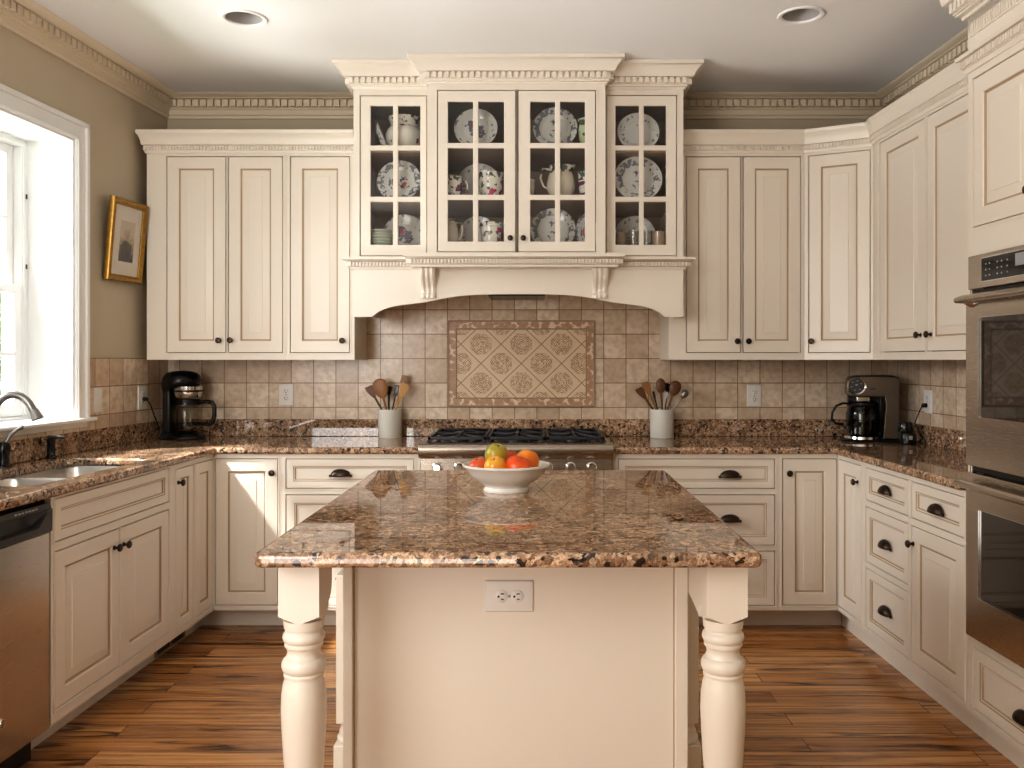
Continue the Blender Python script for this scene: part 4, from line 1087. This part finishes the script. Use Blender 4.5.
b = B(); lathe(b, [(.0001, .226), (.068, .226), (.072, .232), (.076, .262), (.078, .286), (.0001, .287)], (.016, 0, 0), 36); obj('brew_basket', b, M['chrome'], k1)
b = B(); lathe(b, [(.0775, .256), (.080, .256), (.080, .266), (.0775, .266), (.0775, .256)], (.016, 0, 0), 36, cap=False); obj('band', b, M['black'], k1)
ca = bpy.data.objects.new('carafe', None); COL.objects.link(ca); ca.parent = k1
b = B(); lathe(b, [(.05, .040), (.062, .046), (.073, .080), (.074, .120), (.070, .160), (.062, .186)], (.016, 0, 0), 36, cap=False); obj('glass', b, M['carafe'], ca)
b = B(); lathe(b, [(.0001, .036), (.05, .036), (.054, .041), (.0001, .043)], (.016, 0, 0), 36); obj('carafe_base', b, M['black'], ca)
b = B(); lathe(b, [(.0001, .218), (.064, .216), (.068, .205), (.070, .186), (.0001, .184)], (.016, 0, 0), 36); obj('carafe_lid', b, M['black'], ca)
b = B(); lathe(b, [(.0725, .088), (.0760, .088), (.0760, .074), (.0725, .074), (.0725, .088)], (.016, 0, 0), 36, cap=False); obj('collar', b, M['black'], ca)
b = B(); tube(b, [(.075, 0, .198), (.12, 0, .203), (.152, 0, .198), (.164, 0, .175), (.163, 0, .125), (.155, 0, .092), (.135, 0, .078), (.088, 0, .082)], [.010, .011, .012, .012, .012, .012, .011, .009], 12); obj('handle', b, M['black'], ca)
wpos = k1.location; op = Vector(F_WL.at(wl_x(4.685), -.018, PZ(399, 4.685)))-wpos
b = B(); tube(b, [op, op+Vector((.02, 0, -.004)), op+Vector((.035, .008, -.03)), op+Vector((.050, .02, -.09)), (-.143, .02, .05), (-.135, .02, .010), (-.104, .02, .008)], .0034, 8)
lathe(b, [(.0001, 0), (.011, 0), (.010, .02), (.004, .026)], (op.x, op.y, op.z), 12, 'x'); obj('power_cord', b, M['black'], k1)

# ------------------------------------------------------------------ silver coffee maker
cy = 4.70
k2 = thing('coffee_maker', 'silver coffee maker with round black dial in the corner near the wall oven', 'coffee maker', (PX(872, cy), cy, CT1+.0005), math.radians(-14))
b = B(); box(b, -.155, .128, -.10, .10, 0, .014); obj('foot', b, M['black'], k2, .005)
b = B()
hp = [(-.14, .20), (-.14, .014), (.125, .014), (.125, .335), (.115, .345), (-.06, .345)]
prism(b, [(.045, .014), (.125, .014), (.125, .318), (.118, .336), (.098, .347), (-.075, .347), (-.112, .340), (-.126, .325), (-.130, .245), (-.120, .236), (.052, .236), (.058, .20)], 'y', -.085, .10)
obj('housing', b, metal('coffee_steel', (.21, .18, .148, 1), .30, (1, 1, 40)), k2, .006)
b = B(); box(b, -.118, .046, .03, .098, .016, .236); obj('back_panel', b, M['black'], k2)
b = B(); lathe(b, [(.0001, .030), (.085, .030), (.094, .024), (.096, .012), (.09, .010)], (-.048, -.012, 0), 32); obj('warming_plate', b, M['chrome'], k2)
b = B(); lathe(b, [(.040, -.012), (.047, -.016), (.049, -.010), (.049, 0), (.040, 0), (.040, -.012)], (-.088, -.086, .295), 32, 'y', cap=False); dl = obj('dial_ring', b, M['chrome'], k2)
b = B(); lathe(b, [(.0001, -.010), (.041, -.010), (.041, 0)], (-.088, -.086, .295), 32, 'y'); obj('dial_face', b, M['charcoal'], dl)
b = B()
for i in range(6):
    a = .4+i*1.0; box(b, -.088+.026*math.cos(a)-.003, -.088+.026*math.cos(a)+.003, -.0975, -.0955, .295+.026*math.sin(a)-.002, .295+.026*math.sin(a)+.002)
box(b, -.094, -.082, -.0975, -.0955, .296, .301); obj('dial_mark', b, M['greymark'], dl)
b = B()
for i in range(3): box(b, -.022+i*.010, -.014+i*.010, -.0865, -.0845, .272, .284)
obj('logo_mark', b, M['charcoal'], k2)
b = B(); box(b, -.085, -.02, -.07, .02, .208, .236); obj('filter_outlet', b, M['chrome'], k2, .004)
ca = bpy.data.objects.new('carafe', None); COL.objects.link(ca); ca.parent = k2
b = B(); lathe(b, [(.0001, .032), (.072, .032), (.082, .040), (.086, .08), (.086, .14), (.080, .172), (.072, .185)], (-.048, -.012, 0), 36); obj('glass', b, M['darkglass'], ca)
b = B(); lathe(b, [(.0001, .034), (.071, .034), (.080, .042), (.083, .08), (.083, .11), (.0001, .112)], (-.048, -.012, 0), 32); obj('coffee', b, plain('black_coffee', (.012, .007, .005, 1), .1), ca)
b = B(); lathe(b, [(.0745, .180), (.078, .186), (.078, .200), (.06, .206), (.0001, .207)], (-.048, -.012, 0), 32); obj('lid', b, M['black'], ca)
b = B(); tube(b, [(-.118, -.04, .196), (-.150, -.05, .200), (-.186, -.055, .185), (-.206, -.058, .150), (-.208, -.058, .115), (-.190, -.055, .092), (-.150, -.048, .086)], [.005, .006, .006, .006, .006, .007, .008], 10)
tube(b, [(-.206, -.058, .118), (-.224, -.06, .095), (-.228, -.06, .075)], .005, 8); obj('handle', b, M['black'], ca)
# small black grinder next to it
gx, gy = PX(908, 4.50), 4.50
gr = thing('coffee_grinder', 'small black coffee grinder beside the silver coffee maker with its cord plugged in', 'grinder', (gx, gy, CT1+.0005), 0)
b = B(); lathe(b, [(.040, 0), (.042, .008), (.040, .05), (.036, .058), (.0001, .060)], (0, 0, 0), 28); obj('base', b, M['black'], gr)
b = B(); lathe(b, [(.034, .059), (.036, .065), (.035, .105), (.030, .112), (.0001, .114)], (-.006, .02, 0), 28); obj('cap', b, M['blackg'], gr)
b = B(); box(b, -.012, .006, -.0435, -.038, .025, .045); obj('switch', b, M['greymark'], gr, .002)
op = Vector(F_WR.at(wr_lx(930.5), -.020, PZ(405, 4.52)))-gr.location
b = B(); tube(b, [op, op+Vector((-.022, 0, -.003)), op+Vector((-.036, 0, -.03)), op+Vector((-.060, .0, -.09)), (.075, .0, .03), (.055, 0, .008), (.04, 0, .008)], .0034, 8)
lathe(b, [(.0001, 0), (.012, 0), (.011, -.02), (.004, -.026)], (op.x, op.y, op.z), 12, 'x'); obj('power_cord', b, M['black'], gr)

# ------------------------------------------------------------------ crocks with utensils
def crock(px, Y, label):
    b = B(); R, H = .0655, .158
    lathe(b, [(.0001, 0), (R*.96, 0), (R, .004), (R, H-.012), (R*1.015, H-.008), (R*1.01, H), (R*.93, H), (R*.90, H-.01), (R*.90, .012), (.0001, .010)], (0, 0, 0), 40)
    return tag(obj('utensil_crock', b, M['crock'], None, loc=(PX(px, Y), Y, CT1+.0005)), label, 'crock')
YK = 4.865
def utensil(crock_px, bx, by, hpx, hpy, mat, label, head, name, dy=0.0, hmat=None, hr=.0055, roll=0):
    """bx,by: where the foot stands in the crock; the head's centre reaches photo point hpx,hpy"""
    c = Vector((PX(crock_px, YK)+bx, YK+by, CT1+.018)); Yh = YK+dy
    t = Vector((PX(hpx, Yh), Yh, PZ(hpy, Yh))); d = t-c; Ln = d.length
    q = Vector((0, 0, 1)).rotation_difference(d)
    b = B(); kind, a, hl = head
    n0 = len(b.verts)
    tube(b, [(0, 0, 0), (0, 0, Ln*.5), (0, 0, Ln-hl*.7)], [hr*1.0, hr*.95, hr*1.15], 10)
    if kind == 'spoon':
        ellipsoid(b, (0, 0, Ln), a, .010, hl, 20, 14, lambda p: Vector((p.x*(1+.18*p.z), p.y, p.z)))
    elif kind == 'paddle':
        pts = [(-a*.35, -hl), (-a*.75, -hl*.25), (-a, hl*.45), (-a*.92, hl), (a*.80, hl*.86), (a, hl*.35), (a*.70, -hl*.30), (a*.35, -hl)]
        prism(b, [(x, z+Ln) for x, z in pts], 'y', -.0035, .0035)
    elif kind == 'square':
        box(b, -a, a, -.004, .004, Ln-hl, Ln+hl)
    elif kind == 'fork':
        box(b, -a, a, -.003, .003, Ln-hl, Ln-hl*.4)
        for s in (-1, 1): box(b, s*a-.003, s*a+.003, -.003, .003, Ln-hl, Ln+hl)
        box(b, -a, a, -.003, .003, Ln+hl-.005, Ln+hl)
    elif kind == 'whisk':
        for k in range(4):
            an = PI*k/4; pts = []
            for i in range(13):
                s = i/12*2*PI; pts.append((a*math.sin(s)*math.cos(an), a*math.sin(s)*math.sin(an), Ln-hl*math.cos(s)))
            tube(b, pts, .0016, 6, False)
    o = obj(name, b, mat, None, loc=c)
    e = q.to_matrix() @ Matrix.Rotation(math.radians(roll), 3, 'Z'); o.rotation_euler = e.to_euler()
    return tag(o, label, 'utensil', None)
crock(390, YK, 'white stoneware crock between the range and the single wall-cabinet door')
utensil(390, .036, -.012, 371.5, 391.5, M['wood3'], 'dark brown wooden spatula leaning outward from the crock with the pale spatula', ('paddle', .024, .036), 'wooden_spatula', -.02)
utensil(390, .022, -.030, 380.8, 388.5, M['wood1'], 'large brown wooden spoon in the crock with the pale spatula', ('spoon', .042, .056), 'wooden_spoon', -.03)
utensil(390, -.025, -.030, 403.3, 390.5, M['wood2'], 'pale beech spatula leaning out of the crock', ('paddle', .024, .042), 'wooden_spatula', -.03, roll=8)
utensil(390, -.010, .015, 403.8, 379.5, M['wood1'], 'square-ended brown turner standing tallest behind the pale spatula', ('square', .016, .024), 'wooden_turner', .02)
utensil(390, -.015, .000, 396.5, 390.5, M['black'], 'thin black wire utensil between the large spoon and the pale spatula', ('fork', .008, .030), 'wire_utensil', .0, hr=.003)
utensil(390, -.012, .030, 389.0, 390.5, M['black'], 'black-handled utensil hidden behind the large brown spoon', ('paddle', .018, .026), 'black_utensil', .03, hr=.005)
crock(661.8, YK, 'white stoneware crock between the range and the wall cabinet by the hood')
utensil(661.8, .044, -.015, 641.8, 393, M['wood3'], 'short dark spatula leaning out lowest on the range side of the spoon crock', ('paddle', .023, .036), 'wooden_spatula', -.02)
utensil(661.8, .022, -.033, 647.6, 388.5, M['wood1'], 'brown wooden spatula second from the range side in the spoon crock', ('paddle', .023, .042), 'wooden_spatula', -.035)
utensil(661.8, .006, -.030, 660.8, 386, M['wood3'], 'dark brown wooden spoon standing upright in the middle of the crock', ('spoon', .026, .042), 'wooden_spoon', -.03)
utensil(661.8, -.022, -.020, 674.8, 388.5, M['wood3'], 'wide dark wooden spoon leaning away from the range in the crock', ('spoon', .032, .044), 'wooden_spoon', -.02)
utensil(661.8, -.047, -.020, 684.5, 394.5, M['nickel'], 'shiny metal spoon leaning furthest out of the spoon crock', ('spoon', .019, .026), 'metal_spoon', -.035, hr=.004)
utensil(661.8, .000, .025, 667.5, 388.5, M['black'], 'black spatula behind the dark wooden spoons', ('paddle', .017, .030), 'black_spatula', .03)
utensil(661.8, .010, .010, 654, 394.5, M['charcoal'], 'slim dark grey handle between the two wooden spatulas', ('square', .006, .018), 'grey_utensil', .01, hr=.004)
utensil(661.8, -.006, .004, 665.5, 395.5, M['outlet'], 'white plastic scraper standing between the dark spoons', ('paddle', .013, .024), 'plastic_scraper', .005, hr=.005)

# ------------------------------------------------------------------ island
IX0, IX1, IY0, IY1 = -.6325, .5065, 1.955, 3.445
LEGX = ((-.598, -.503), (.396, .491)); BX0, BX1, BY0, BY1 = -.5025, .3955, 2.30, 3.36
il = thing('island', 'cream kitchen island base with turned front legs and a plain panelled end', 'island', ((IX0+IX1)/2, (IY0+IY1)/2, 0), 0)
ox, oy = il.location.x, il.location.y
b = B(); box(b, BX0-ox, BX1-ox, BY0-oy, BY1-oy, .0, .8795); obj('cabinet_body', b, M['cream'], il, .002)
b = B()
for x0, x1 in ((BX0, BX0+.026), (BX1-.034, BX1)):
    b = B(); box(b, x0-ox, x1-ox, BY0-.014-oy, BY0-oy, 0, .8795); obj('corner_stile', b, M['cream'], il, .003)
for x in (BX0+.0275, BX1-.0355):
    b = B(); box(b, x-.0015-ox, x+.0015-ox, BY0-.001-oy, BY0+.001-oy, .10, .8795); obj('panel_joint', b, M['glaze'], il)
b = B(); box(b, BX0-ox, BX1-ox, BY0-.016-oy, BY0-oy, 0, .10); obj('plinth', b, M['cream'], il, .004)
def bead(r0, r1, z0, z1, n=6): return [(r0+(r1-r0)*math.sin(PI*i/n)**.7, z0+(z1-z0)*i/n) for i in range(n+1)]
def cove(r0, r1, rm, z0, z1, n=6): return [((r0*(1-i/n)+r1*i/n)-(((r0+r1)/2-rm)*math.sin(PI*i/n)), z0+(z1-z0)*i/n) for i in range(n+1)]
LP = ([(.034, 0), (.038, .012), (.044, .035), (.046, .055), (.040, .085), (.030, .105), (.029, .118)]+bead(.032, .038, .120, .146)+[(.031, .148), (.032, .165), (.036, .25), (.0415, .33), (.047, .40), (.0512, .47), (.0532, .520), (.0520, .555), (.0485, .580), (.0435, .596)]
      +[(.0435, .597), (.0465, .598), (.0470, .603), (.0440, .607)]+bead(.0440, .0520, .607, .641, 8)+[(.0425, .6415), (.0425, .6435)]+cove(.0415, .0425, .0385, .644, .668)+[(.0445, .669), (.0450, .673), (.0445, .677), (.0430, .6775)]+bead(.0430, .0495, .678, .703, 8)+[(.0430, .7035), (.0430, .709), (.0455, .711), (.0470, .722), (.0475, .732)])
def turned_leg(x0, x1, y0, s=1):
    cxx, cyy = (x0+x1)/2-ox, y0+(x1-x0)/2-oy; hwid = (x1-x0)/2
    b = B(); lathe(b, LP, (cxx, cyy, 0), 40)
    z0 = .748; v0 = [b.verts.new((cxx+sx*hwid, cyy+sy*hwid, z0)) for sx, sy in ((-1, -1), (1, -1), (1, 1), (-1, 1))]
    v1 = [b.verts.new((cxx+sx*hwid, cyy+sy*hwid, .8795)) for sx, sy in ((-1, -1), (1, -1), (1, 1), (-1, 1))]
    # lamb's-tongue underside: edge mid-points reach lower than the corners
    mids = [b.verts.new((cxx+sx*hwid, cyy+sy*hwid, .729)) for sx, sy in ((0, -1), (1, 0), (0, 1), (-1, 0))]
    for i in range(4):
        j = (i+1) % 4
        b.faces.new((v0[i], mids[i], v0[j], v1[j], v1[i]))
        b.faces.new((v0[i], mids[i-1], mids[i]))
    b.faces.new(v1); b.faces.new(mids[::-1])
    return obj('leg', b, M['cream'], il)
for x0, x1 in LEGX: turned_leg(x0, x1, 2.04)
for s, (x0, x1) in zip((1, -1), LEGX):      # curved brackets joining each leg to the body
    xa, xb = (x1-.032, x1) if s == 1 else (x0, x0+.032)
    if s == 1: pts = [(2.135, .8795), (2.135, .760)]+[(2.135+.034*math.sin(t*PI/16), .760+.05*(1-math.cos(t*PI/16))) for t in range(1, 9)]+[(2.169, .8795)]
    else: pts = [(2.135, .8795), (2.135, .722)]+[(2.135+.168*t/8, .722+.018*math.sin(t*PI/16)) for t in range(1, 9)]+[(2.303, .8795)]
    b = B(); prism(b, [(y-oy, z) for y, z in pts], 'x', xa-ox, xb-ox); obj('bracket', b, M['cream'], il)
for s in (-1, 1):                           # turned pilasters on the flanks of the body
    xo = BX0 if s == -1 else BX1
    b = B(); cyp = 2.58; dep = .074
    def half(z0, z1, d, hwid): box(b, min(xo, xo+s*d)-ox, max(xo, xo+s*d)-ox, cyp-hwid-oy, cyp+hwid-oy, z0, z1)
    half(0, .235, dep+.006, .052); half(.295, .725, dep, .046)
    lathe(b, [(.050, .235), (.052, .245), (.044, .254), (.046, .262), (.040, .272), (.040, .284), (.046, .290), (.046, .296)], (xo+s*(dep-.046)-ox, cyp-oy, 0), 28)
    obj('pilaster', b, M['cream'], il, .003)
    b = B(); box(b, min(xo, xo+s*.06)-ox, max(xo, xo+s*.06)-ox, 2.42-oy, 3.34-oy, .80, .8795); obj('apron', b, M['cream'], il, .002)
b = B(); box(b, IX0, IX1, IY0, IY1, .8800, .914)
for e in list(b.edges):
    pass
bmesh.ops.bevel(b, geom=[e for e in b.edges if abs(e.verts[0].co.z-e.verts[1].co.z) > .01], offset=.022, segments=5, profile=.5, affect='EDGES')
tag(obj('island_worktop', b, M['granite'], None, .012, segs=4), 'polished brown granite slab with rounded edges on top of the island', 'worktop')
outlet((PX(509.4, 2.299), 2.2995, PZ(595.8, 2.299)), 0, 'white horizontal outlet on the end panel of the island', True, .083, .127)

# ------------------------------------------------------------------ fruit bowl
fb = Vector((PX(506.3, 2.90), 2.90, .9143))
b = B()
lathe(b, [(.0001, .010), (.066, .010), (.070, 0), (.075, 0), (.076, .006), (.070, .014), (.072, .018), (.100, .036), (.124, .058), (.137, .078), (.1445, .082), (.1455, .087), (.141, .089), (.134, .086), (.120, .062), (.095, .040), (.068, .024), (.0001, .020)], (0, 0, 0), 56)
tag(obj('fruit_bowl', b, M['bowl'], None, loc=fb), 'white footed bowl full of fruit on the island', 'bowl')
def fruit_at(px, py, Y, r, mat, name, label, cat, sq=(1, 1, 1), rot=(0, 0, 0)):
    b = B()
    def shape(p):
        rr = math.hypot(p.x, p.y); k = 1-.22*math.exp(-(rr/.28)**2)*(1 if p.z > 0 else .7)
        return Vector((p.x, p.y, p.z*k))
    ellipsoid(b, (0, 0, 0), r*sq[0], r*sq[1], r*sq[2], 28, 18, shape)
    rt = thing(name, label, cat, (PX(px, Y), Y, PZ(py, Y)), 0); rt.rotation_euler = rot
    obj('flesh', b, mat, rt)
    b = B(); tube(b, [(0, 0, r*sq[2]*.76), (.002, 0, r*sq[2]*.92)], [.0022, .0026], 6); obj('stem', b, M['bark'], rt)
    return rt
fr_g = fruit('fruit_olive_green', (.30, .28, .035, 1), (.46, .33, .035, 1)); fr_y = fruit('fruit_yellow_orange', (.72, .42, .035, 1), (.74, .28, .03, 1)); fr_r = fruit('fruit_red', (.66, .075, .02, 1), (.58, .11, .025, 1))
fr_o = fruit('fruit_orange', (.78, .34, .02, 1), (.74, .17, .015, 1)); fr_ro = fruit('fruit_red_orange', (.72, .065, .012, 1), (.74, .13, .015, 1))
fruit_at(496.3, 455.0, 2.915, .0385, fr_g, 'apple', 'olive-green apple on top of the fruit in the bowl', 'apple', (1, 1, 1.04), (.3, .2, 0))
fruit_at(495.5, 467.0, 2.835, .0370, fr_y, 'apple', 'yellow-orange apple at the front of the bowl under the green apple', 'apple', (1, 1, 1), (.5, -.2, 0))
fruit_at(479.0, 467.3, 2.880, .0350, fr_r, 'tomato', 'glossy red tomato at the end of the bowl by the first range knobs', 'tomato', (1, 1, .92), (.2, -.3, 0))
fruit_at(518.0, 467.3, 2.840, .0400, fr_ro, 'tomato', 'large red-orange tomato at the front of the bowl', 'tomato', (1.12, 1, .94), (.3, .3, 0))
fruit_at(527.0, 462.0, 2.925, .0410, fr_o, 'orange_fruit', 'orange fruit at the back of the bowl beside the red-orange tomato', 'fruit', (1, 1, 1.05), (-.2, .3, 0))
fruit_at(509.5, 459.5, 2.985, .0340, fr_r, 'tomato', 'dark red tomato half hidden behind the green apple', 'tomato', (1, 1, .95), (0, 0, 0))

# ------------------------------------------------------------------ double wall oven
ov = fthing(F_RIGHT, TX0+OV0, 'double_wall_oven', 'stainless double wall oven with black window glass and control display', 'oven')
OW = OV1-OV0
def zz(y): return PZ(y, 3.055)
b = B(); box(b, .012, OW-.012, .024, .48, OZ0+.012, OZ1-.012); obj('housing', b, M['black'], ov)
YF = -.024
b = B(); box(b, 0, OW, YF, .0, zz(290), OZ1); box(b, 0, .012, YF+.006, .0, OZ0, zz(290)); box(b, OW-.012, OW, YF+.006, .0, OZ0, zz(290)); obj('control_fascia', b, M['oven'], ov, .003)
b = B(); box(b, .092, OW-.092, YF-.003, YF+.002, zz(283.5), zz(261.5)); cp = obj('control_panel', b, M['blackg'], ov, .001)
b = B(); holed_plate(b, .089, OW-.089, zz(284.5), zz(260.5), [(.092, OW-.092, zz(283.5), zz(261.5))], YF-.002, YF+.002); obj('panel_rim', b, M['chrome'], ov)
b = B()
for i, x in enumerate((.122, .145, .192, .217, .250)):
    for k in range(3):
        z = zz(267.5+k*5.6); s = .0028
        if i == 1 and k == 1: s = .0022
        box(b, x-s, x+s, YF-.0045, YF-.0028, z-s*.8, z+s*.8)
        box(b, OW-x-s, OW-x+s, YF-.0045, YF-.0028, z-s*.8, z+s*.8)
obj('button', b, M['greymark'], cp)
b = B(); box(b, .295, .467, YF-.0045, YF-.0028, zz(274.8), zz(263.5)); obj('display', b, M['display'], cp)
def oven_door(zt, zb, wz0, wz1, hz):
    b = B(); holed_plate(b, .003, OW-.003, zb, zt, [(.088, OW-.088, wz0, wz1)], YF-.010, 0); d = obj('oven_door', b, M['oven'], ov, .003)
    b = B(); box(b, .088, OW-.088, YF-.006, YF+.004, wz0, wz1); obj('window', b, M['ovenglass'], d)
    b = B(); holed_plate(b, .085, OW-.085, wz0-.003, wz1+.003, [(.088, OW-.088, wz0, wz1)], YF-.0115, YF-.006); obj('window_trim', b, M['chrome'], d)
    b = B(); n = 16; pts = [(.006+(OW-.012)*i/n, YF-.044-.010*math.sin(PI*i/n), hz) for i in range(n+1)]
    tube(b, pts, [.010]+[.0145]*(n-1)+[.010], 14); hd = obj('handle', b, M['oven'], d)
    b = B()
    for x in (.045, OW-.045): tube(b, [(x, YF-.008, hz-.012), (x, YF-.044, hz)], [.016, .010], 10)
    obj('handle_bracket', b, M['oven'], hd)
oven_door(zz(296.5), zz(464.5), zz(415.5), zz(319), zz(300.5))
oven_door(zz(471.5), zz(634), zz(592), zz(506), zz(481.5))
for za, zb_ in ((zz(471), zz(465)), (zz(296), zz(290.5))):
    b = B(); box(b, .004, OW-.004, YF+.012, -.002, za, zb_); obj('vent_gap', b, M['black'], ov)

# ------------------------------------------------------------------ picture
pf = thing('framed_picture', 'small gilt-framed engraving hung on the wall beside the window', 'picture', (0, 0, 0), 0)
pa, pb_ = Vector((-2.092, 4.315, 1.948)), Vector((-2.058, 4.618, 1.945))
dr = (pb_-pa); wpf = dr.length; hpf = .412
pf.location = (pa+pb_)/2
pf.rotation_euler = Euler((math.radians(5), 0, math.atan2(dr.y, dr.x)), 'XYZ')
b = B(); hw, hh = wpf/2, hpf/2
def frame_loops(b, prof):
    loops = [[b.verts.new(p) for p in ((-hw+s, y, -hh+s), (hw-s, y, -hh+s), (hw-s, y, hh-s), (-hw+s, y, hh-s))] for s, y in prof]
    for a, c in zip(loops, loops[1:]):
        for i in range(4):
            j = (i+1) % 4; b.faces.new((a[i], a[j], c[j], c[i]))
frame_loops(b, [(0, .016), (0, -.004), (.004, -.010), (.010, -.011), (.016, -.004), (.024, -.002), (.028, -.006), (.032, -.004), (.033, .004), (.033, .016), (0, .016)])
obj('frame', b, M['gold'], pf)
b = B(); box(b, -hw+.031, hw-.031, .004, .010, -hh+.031, hh-.031); obj('mat_board', b, M['mat'], pf)
b = B(); box(b, -.058, .066, .0025, .0045, -.105, .100); obj('print', b, M['print'], pf)
b = B(); box(b, -hw+.031, hw-.031, -.0005, .0008, -hh+.031, hh-.031); obj('glass', b, M['pane'], pf)

# ------------------------------------------------------------------ downlights
for i, (x, y) in enumerate(LIGHTS):
    r = thing('recessed_light', ['round recessed ceiling light nearest the window wall', 'round recessed ceiling light nearest the wall oven'][i], 'ceiling light', (x, y, CEIL), 0)
    b = B(); lathe(b, [(LR-.004, .002), (LR-.002, -.004), (LR+.004, -.007), (LR+.014, -.006), (LR+.018, -.0005)], (0, 0, 0), 40, cap=False); obj('trim_ring', b, M['white'], r)
    b = B(); lathe(b, [(LR-.003, .0), (LR-.012, .045), (LR-.022, .078), (.0001, .080)], (0, 0, 0), 40, cap=False); obj('baffle', b, paint('grey_baffle', (.36, .34, .33, 1), .5, .02), r)
    b = B(); lathe(b, [(.0001, .060), (.035, .062), (.046, .072), (.046, .079)], (0, 0, 0), 28); obj('bulb', b, M['outlet'], r)

# ------------------------------------------------------------------ garden seen through the window
b = B(); box(b, -30, -2.75, -6, 26, -.5, -.4); o = obj('lawn', b, M['lawn']); o['kind'] = 'structure'; o['label'] = 'green lawn outside the window'
def tree(x, y, h, rad, label, n=1500):
    r = thing('tree', label, 'tree', (x, y, -.42), 0); rnd = random.Random(int(x*100+y))
    b = B(); tube(b, [(0, 0, 0), (.05, 0, h*.3), (.02, .05, h*.62)], [.12, .09, .04], 10); obj('trunk', b, M['bark'], r)
    b = B()
    for _ in range(n):
        while True:
            p = Vector((rnd.uniform(-1, 1), rnd.uniform(-1, 1), rnd.uniform(-1, 1)))
            if .25 < p.length < 1: break
        c = Vector((p.x*rad, p.y*rad, h*.60+p.z*h*.40)); s = rnd.uniform(.06, .12)
        e = Euler((rnd.uniform(0, 6), rnd.uniform(0, 6), rnd.uniform(0, 6))).to_matrix()
        b.faces.new([b.verts.new(c+e @ Vector(q)*s) for q in ((-1, 0, 0), (0, -.5, 0), (1, 0, .1), (0, .5, 0))])
    obj('foliage', b, M['leaf'], r, fix=False)
tree(-7.6, 11.6, 4.2, 1.25, 'leafy green tree outside the window, taller of the two', 700)
tree(-9.4, 16.0, 3.2, 1.5, 'low green tree outside the window, further from the glass', 600)

# ------------------------------------------------------------------ light
wd = bpy.data.worlds.new('world'); sc.world = wd; wd.use_nodes = True
bg = wd.node_tree.nodes['Background']
sky = wd.node_tree.nodes.new('ShaderNodeTexSky'); sky.sky_type = 'HOSEK_WILKIE'; sky.turbidity = 6; sky.sun_direction = Vector((.4, -.7, .6)).normalized()
mixn = wd.node_tree.nodes.new('ShaderNodeMix'); mixn.data_type = 'RGBA'; mixn.inputs[0].default_value = .75; mixn.inputs[7].default_value = (.95, .98, 1, 1)
wd.node_tree.links.new(sky.outputs[0], mixn.inputs[6]); wd.node_tree.links.new(mixn.outputs[2], bg.inputs[0]); bg.inputs[1].default_value = 1.7
def area(name, loc_, target, sx, sy, power, col):
    l = bpy.data.lights.new(name, 'AREA'); l.shape = 'RECTANGLE'; l.size, l.size_y, l.energy, l.color = sx, sy, power, col
    o = bpy.data.objects.new(name, l); COL.objects.link(o); o.location = loc_
    o.rotation_euler = (Vector(target)-Vector(loc_)).to_track_quat('-Z', 'Y').to_euler(); return o
area('window_daylight', (-6.2, 2.5, 3.6), (-.9, 3.9, 1.0), 3.0, 2.4, 600, (1, 1, 1))
area('ceiling_fill_outside', (-5.2, 3.2, -.1), (.1, 3.4, 2.83), 2.6, 1.6, 660, (1, 1, .99))  # lamp added outside to lift the ceiling, in place of bounced light
area('front_fill', (-1.9, -2.3, 1.9), (0, 4, 1.5), 1.4, 1.8, 14, (1, .92, .82))  # unseen fill lamp added behind the camera; the front wall has no window
area('front_ceiling_fill', (-1.2, -1.3, .06), (-1.2, -1.1, 2.83), 2.2, 1.5, 62, (1, .95, .89))  # lamp added just above the floor, facing up, to brighten the ceiling
area('side_fill', (-1.98, .2, 1.75), (.6, 3.4, 1.3), 1.5, 1.5, 58, (1, .99, .97))  # unseen fill lamp inside the room; this stretch of wall has no window
sl = bpy.data.lights.new('sky_gap_sun', 'SPOT'); sl.energy = 4800; sl.color = (1, .97, .92); sl.spot_size = math.radians(19); sl.spot_blend = .3; sl.shadow_soft_size = .14
so_ = bpy.data.objects.new('sky_gap_sun', sl); COL.objects.link(so_); so_.location = (-4.2, 2.9, 4.6)
so_.rotation_euler = (Vector((-1.15, 4.40, .70))-so_.location).to_track_quat('-Z', 'Y').to_euler()
sc.view_settings.view_transform = 'Standard'; sc.view_settings.look = 'Medium High Contrast'; sc.view_settings.exposure = -.03
sc.cycles.max_bounces = 8; sc.cycles.transparent_max_bounces = 16; sc.cycles.diffuse_bounces = 5; sc.cycles.glossy_bounces = 5
sc.cycles.caustics_reflective = False; sc.cycles.caustics_refractive = False; sc.cycles.sample_clamp_indirect = 6
sc.cycles.use_denoising = True
